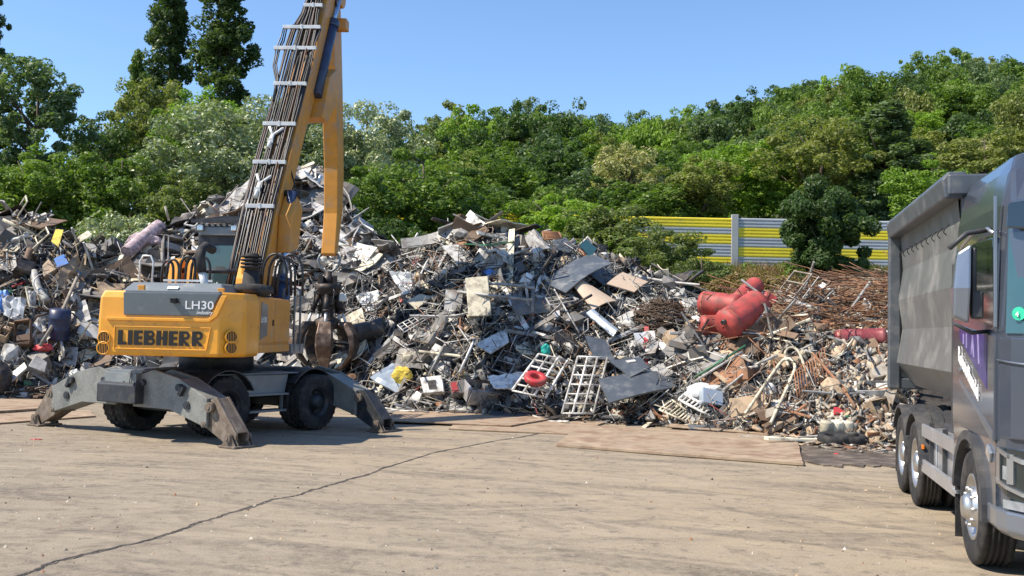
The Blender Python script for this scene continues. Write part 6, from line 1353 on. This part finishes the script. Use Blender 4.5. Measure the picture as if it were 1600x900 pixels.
    B('side_window', ['glass_dark'], lambda m: m.prism([(-1.0, 2.18), (.30, 2.30), (.30, 2.86), (-.2, 2.95), (-.96, 2.93)], (.0, 0, 0), (0, 1, 0), (0, 0, 1), (-1, 0, 0), -.06, .008), .01, door)
    B('door_handle', ['truck_silver'], lambda m: m.box((-.025, .32, 1.78), (.03, .16, .035)), .01, door)
    B('door_graphic', ['purple_print'], lambda m: sidep(m, [(-.76, 1.64), (.42, 2.08), (.42, 2.19), (-.76, 2.10)], .014, .008), 0, door)
    B('door_graphic', ['lilac_print'], lambda m: [sidep(m, [(a, 1.97 + .25 * a), (a + .04, 1.97 + .25 * a), (a + .04 + s_, 2.12), (a + s_, 2.12)], .017, .013) for a, s_ in ((.20, 0), (.06, .0), (-.16, -.06), (-.26, .06), (-.48, 0.05))], 0, door)
    B('lettering', ['white_paint'], lambda m: text(m, 'Rohstoffhandel', (-.018, .42, 1.86), (0, -1, -.38), (0, 0, 1), .20, .006, .018, 0, .80, nrm=(-1, 0, 0)), 0, door)
    B('door_graphic', ['truck_silver'], lambda m: sidep(m, [(-.98, 1.30), (-.4, 1.46), (.42, 1.68), (.42, 1.64), (-.4, 1.40), (-.98, 1.20)][::-1], .014, .009), 0, door)
    B('pillar_strip', ['truck_silver'], lambda m: m.box((-.004, -1.045, 2.72), (.03, .02, 1.1), 0), .005, cab)
    B('windscreen', ['glass_teal'], lambda m: m.loft([[Vector(q) for q in ((.045, -1.18, 2.12), (.16, -1.34, 2.12), (.41, -1.47, 2.12), (1.25, -1.50, 2.12), (2.09, -1.47, 2.12), (2.3, -1.3, 2.12))], [Vector(q) for q in ((.075, -1.15, 2.98), (.19, -1.29, 2.98), (.43, -1.40, 2.98), (1.25, -1.43, 2.98), (2.07, -1.40, 2.98), (2.27, -1.25, 2.98))]]), 0, cab)
    B('sun_visor', ['glass_dark'], lambda m: m.loft([[Vector(q) for q in ((.03, -1.22, 2.98), (.14, -1.42, 2.95), (.40, -1.62, 2.92), (1.25, -1.68, 2.92), (1.25, -1.50, 2.95), (.40, -1.42, 2.97), (.20, -1.28, 2.98))], [Vector(q) for q in ((.06, -1.16, 3.20), (.16, -1.32, 3.20), (.42, -1.42, 3.20), (1.25, -1.46, 3.20), (1.25, -1.30, 3.20), (.40, -1.2, 3.20), (.22, -1.12, 3.20))]]), .02, cab)
    B('roof_lamp_panel', ['glass_dark'], lambda m: m.loft([[Vector(q) for q in ((.10, -1.09, 3.22), (.30, -1.26, 3.22), (1.25, -1.30, 3.22), (1.25, -1.1, 3.22), (.3, -1.0, 3.22))], [Vector(q) for q in ((.22, -.92, 3.52), (.36, -1.04, 3.52), (1.25, -1.06, 3.52), (1.25, -.9, 3.52), (.4, -.8, 3.52))]]), .02, cab)
    B('sticker', ['green_print'], lambda m: m.lathe([(.055, .006), (.001, .006)], (.118, -1.30, 2.28), (-.62, -.78, 0), 20), 0, cab)
    B('sticker_text', ['white_paint'], lambda m: text(m, '4', (.100, -1.312, 2.255), (.78, -.62, 0), (0, 0, 1), .06, .003, .01, center=True, nrm=(-.62, -.78, 0)), 0, cab)
    B('front_panel', ['truck_paint'], lambda m: m.loft([[Vector(q) for q in ((.02, -1.06, 1.26), (.07, -1.24, 1.26), (.17, -1.38, 1.26), (.42, -1.50, 1.26), (1.25, -1.53, 1.26), (1.25, -1.4, 1.26), (.3, -1.3, 1.26))], [Vector(q) for q in ((.02, -1.06, 2.09), (.07, -1.24, 2.09), (.17, -1.38, 2.09), (.42, -1.50, 2.09), (1.25, -1.53, 2.09), (1.25, -1.4, 2.09), (.3, -1.3, 2.09))]]), .015, cab)
    B('panel_seam', ['truck_silver'], lambda m: m.tube([(.006, -1.05, 1.90), (.06, -1.25, 1.885), (.165, -1.395, 1.87), (.42, -1.515, 1.86)], .009, 6), 0, cab)
    for k in range(6): B('grille_slat', ['truck_plastic'], lambda m, k=k: m.box((1.25, -1.545, 1.34 + k * .085), (1.5 - k * .05, .03, .05)), .008, cab)
    B('lower_grille', ['black_print'], lambda m: m.box((1.25, -1.52, .93), (1.5, .04, .42)), .01, cab)
    B('number_plate', ['white_paint'], lambda m: m.box((1.25, -1.565, .57), (.52, .02, .11)), .004, cab)
    for x_ in (.55, 1.2, 1.85): B('wiper', ['black_print'], lambda m, x_=x_: m.tube([(x_, -1.515, 2.10), (x_ + .1, -1.53, 2.2), (x_ + .62, -1.52, 2.28)], .012, 6), 0, cab)
    B('side_window', ['glass_dark'], lambda m: m.prism([(-1.0, 2.18), (.30, 2.30), (.30, 2.86), (-.2, 2.95), (-.96, 2.93)], (W, 0, 0), (0, 1, 0), (0, 0, 1), (1, 0, 0), -.06, .008), .01, cab)
    # mirror
    def f(m): m.loft([[Vector(q) for q in ((-.31, -.90, 2.26), (-.19, -.94, 2.20), (-.17, -.80, 2.20), (-.30, -.80, 2.24))], [Vector(q) for q in ((-.31, -.93, 2.5), (-.18, -.98, 2.5), (-.16, -.80, 2.5), (-.31, -.79, 2.5))], [Vector(q) for q in ((-.28, -.90, 2.80), (-.17, -.94, 2.88), (-.15, -.82, 2.88), (-.27, -.81, 2.80))]])
    mir = B('mirror', ['truck_silver'], f, .02)
    B('mirror_body', ['truck_plastic'], lambda m: (m.box((-.14, -.86, 2.55), (.04, .12, .60)), m.box((-.11, -.85, 2.36), (.09, .14, .24))), .02, mir)
    B('mirror_arm', ['truck_plastic'], lambda m: (m.tube([(-.34, -.9, 2.84), (-.2, -.88, 2.97), (.02, -.75, 3.02)], .022, 8), m.tube([(-.30, -.9, 2.2), (-.15, -.85, 2.12), (.02, -.72, 2.14)], .018, 8)), 0, mir)
    B('rain_rail', ['chrome'], lambda m: m.tube([(-.01, .50, 2.86), (-.02, .25, 2.96), (-.02, -.2, 3.03), (-.015, -.8, 3.02), (-.01, -1.02, 2.96)], .016, 6), 0, cab)
    B('rear_cab_panel', ['truck_plastic'], lambda m: (m.box((.10, .98, 2.0), (.14, .2, 1.7)), m.box((W - .10, .98, 2.0), (.14, .2, 1.7))), .02)
    # front fender
    def ring(r0, r1, a0, a1, cy, cz, n=14):
        A = [R(a0 + (a1 - a0) * i / n) for i in range(n + 1)]
        return [(cy + math.cos(a) * r1, cz + math.sin(a) * r1) for a in A] + [(cy + math.cos(a) * r0, cz + math.sin(a) * r0) for a in reversed(A)]
    def seg_prism(m, P, x0, x1):
        n = len(P) // 2
        for i in range(n - 1): m.prism([P[i], P[i + 1], P[2 * n - 2 - i], P[2 * n - 1 - i]], (0, 0, 0), (0, 1, 0), (0, 0, 1), (1, 0, 0), x0, x1)
    for s0, s1 in ((-.035, .30), (W + .035, W - .30)):
        B('fender', ['truck_plastic'], lambda m, s0=s0, s1=s1: seg_prism(m, ring(.60, .68, 8, 184, 0, .54), s0, s1), .0)
        B('arch_panel', ['truck_paint'], lambda m, s0=s0, s1=s1: m.prism([(-.66, .62)] + [(math.cos(R(a)) * .685 * -1, .54 + math.sin(R(a)) * .685) for a in range(10, 171, 16)] + [(.67, .62), (.84, .62), (.84, 1.24), (-.98, 1.24), (-.98, .62)], (0, 0, 0), (0, 1, 0), (0, 0, 1), (1, 0, 0), .012 if s0 < 1 else W - .012, .14 if s0 < 1 else W - .14), 0)
    B('wheel_housing', ['truck_plastic'], lambda m: m.box((1.25, .1, 1.1), (1.7, 1.9, .1)), 0)
    for s in (0, 1):
        X = (lambda v: v) if s == 0 else (lambda v: W - v)
        B('mudflap', ['rubber'], lambda m, X=X: m.box((X(.18), .74, .42), (.34, .02, .62)), 0)
        B('mudflap', ['rubber'], lambda m, X=X: m.box((X(.32), 5.2, .5), (.58, .02, .62)), 0)
        for cy in (3.38, 4.55):
            def f(m, X=X, cy=cy): seg_prism(m, ring(.60, .64, 28, 168 if cy > 4 else 176, cy, .53), X(-.02), X(.66)); [seg_prism(m, ring(.64, .655, 28, 168, cy, .53), X(.1 + k * .14), X(.16 + k * .14)) for k in range(4)]
            B('fender', ['truck_plastic'], f, 0)
        for z in (.98, .56): B('side_guard', ['alu'], lambda m, X=X, z=z: m.box((X(.03), 1.82, z), (.04, 2.0, .15)), .01)
        for y in (1.0, 1.75, 2.6): B('guard_post', ['truck_plastic'], lambda m, X=X, y=y: m.box((X(.09), y, .77), (.05, .06, .62)), 0)
        B('side_box', ['alu'], lambda m, X=X: m.box((X(.32), 1.05, .74), (.48, .36, .60)), .03)
        B('fuel_tank', ['alu'], lambda m, X=X: (m.box((X(.42), 2.05, .74), (.62, 1.2, .56)), m.box((X(.10), 1.85, .74), (.02, .05, .58)), m.box((X(.10), 2.35, .74), (.02, .05, .58))), .05)
        B('tank_lid', ['truck_plastic'], lambda m, X=X: (m.box((X(.45), 2.0, 1.06), (.5, .9, .08)), m.cyl((X(.3), 1.3, 1.03), (X(.3), 1.3, 1.12), .07, 12)), .02)
        B('marker_lamp', ['amber'], lambda m, X=X: m.box((X(.02), 2.78, .78), (.03, .06, .05)), .005)
    B('blue_hose', ['blue'], lambda m: m.tube([(.12, .95, 1.06), (.2, 1.1, 1.10), (.35, 1.25, 1.08)], .035, 8), 0)
    # tipper body, its side folded in long facets
    y0, y1 = 1.12, 5.45
    prof_ = [(.62, 1.36), (.30, 1.40), (.06, 1.72), (.14, 2.2), (.08, 2.62), (.14, 3.05), (.10, 3.52)]
    def f(m):
        for X in ((lambda v: v), (lambda v: W - v)):
            n = len(prof_); ys = [y0 + (y1 - y0) * k / 12 for k in range(13)]; g2 = random.Random(2)
            V = []; 
            for y in ys:
                for i, (a, z) in enumerate(prof_): V.append(Vector((X(a + (g2.uniform(-.004, .004) if 0 < i < n - 1 else 0)), y, z)))
            for y in ys:
                for a, z in prof_: V.append(Vector((X(a + .04), y, z + .02)))
            K = n * len(ys); F_ = []
            for j in range(len(ys) - 1):
                for i in range(n - 1):
                    q = (j * n + i, (j + 1) * n + i, (j + 1) * n + i + 1, j * n + i + 1); F_.append(q); F_.append(tuple(K + k for k in reversed(q)))
            m.add(V, F_)
        m.box((1.25, (y0 + y1) / 2, 1.38), (1.26, y1 - y0, .05)); m.box((1.25, (y0 + y1) / 2, 1.22), (.9, y1 - y0, .2))
    body = B('tipper_body', ['bed_metal'], f)
    def f(m):
        for X in ((lambda v: v), (lambda v: W - v)):
            m.prism([(X(-.05), 3.52), (X(.14), 3.52), (X(.16), 3.80), (X(-.02), 3.80), (X(-.08), 3.72)], (0, 0, 0), (1, 0, 0), (0, 0, 1), (0, 1, 0), y0 - .12, y1 + .05)
        m.box((1.25, y0 - .03, 3.66), (2.55, .24, .22))
    B('top_rail', ['bed_frame'], f, .02, body)
    B('front_wall', ['bed_frame'], lambda m: m.prism([(.16, 1.7), (.36, 1.4), (W - .36, 1.4), (W - .16, 1.7), (W - .12, 3.55), (.12, 3.55)], (0, 0, 0), (1, 0, 0), (0, 0, 1), (0, 1, 0), y0 - .10, y0 + .0), .01, body)
    B('rear_frame', ['bed_frame'], lambda m: (m.box((.03, y1, 2.45), (.16, .16, 2.22)), m.box((W - .03, y1, 2.45), (.16, .16, 2.22)), m.box((1.25, y1, 1.42), (W, .12, .16))), .02, body)
    B('tailgate', ['bed_metal'], lambda m: m.box((1.25, y1 + .02, 2.5), (2.26, .06, 2.0)), .01, body)
    for k in range(10): B('tarp_hook', ['black_print'], lambda m, k=k: m.tube([(.082, 1.5 + k * .38, 3.30), (.04, 1.5 + k * .38, 3.27), (.03, 1.53 + k * .38, 3.22), (.06, 1.55 + k * .38, 3.19)], .006, 5), 0, body)
    B('tow_chain', ['dark_steel'], lambda m: [m.lathe([(.03, -.008), (.045, 0), (.03, .008)], (.2, 5.1, 1.3 - k * .07), ((1, 0, 0) if k % 2 else (0, 1, 0)), 10) for k in range(4)])
    B('tail_lamp_bar', ['truck_plastic'], lambda m: (m.box((.3, 5.4, .85), (.5, .12, .16)), m.box((W - .3, 5.4, .85), (.5, .12, .16))), .01)
    return root
truck()
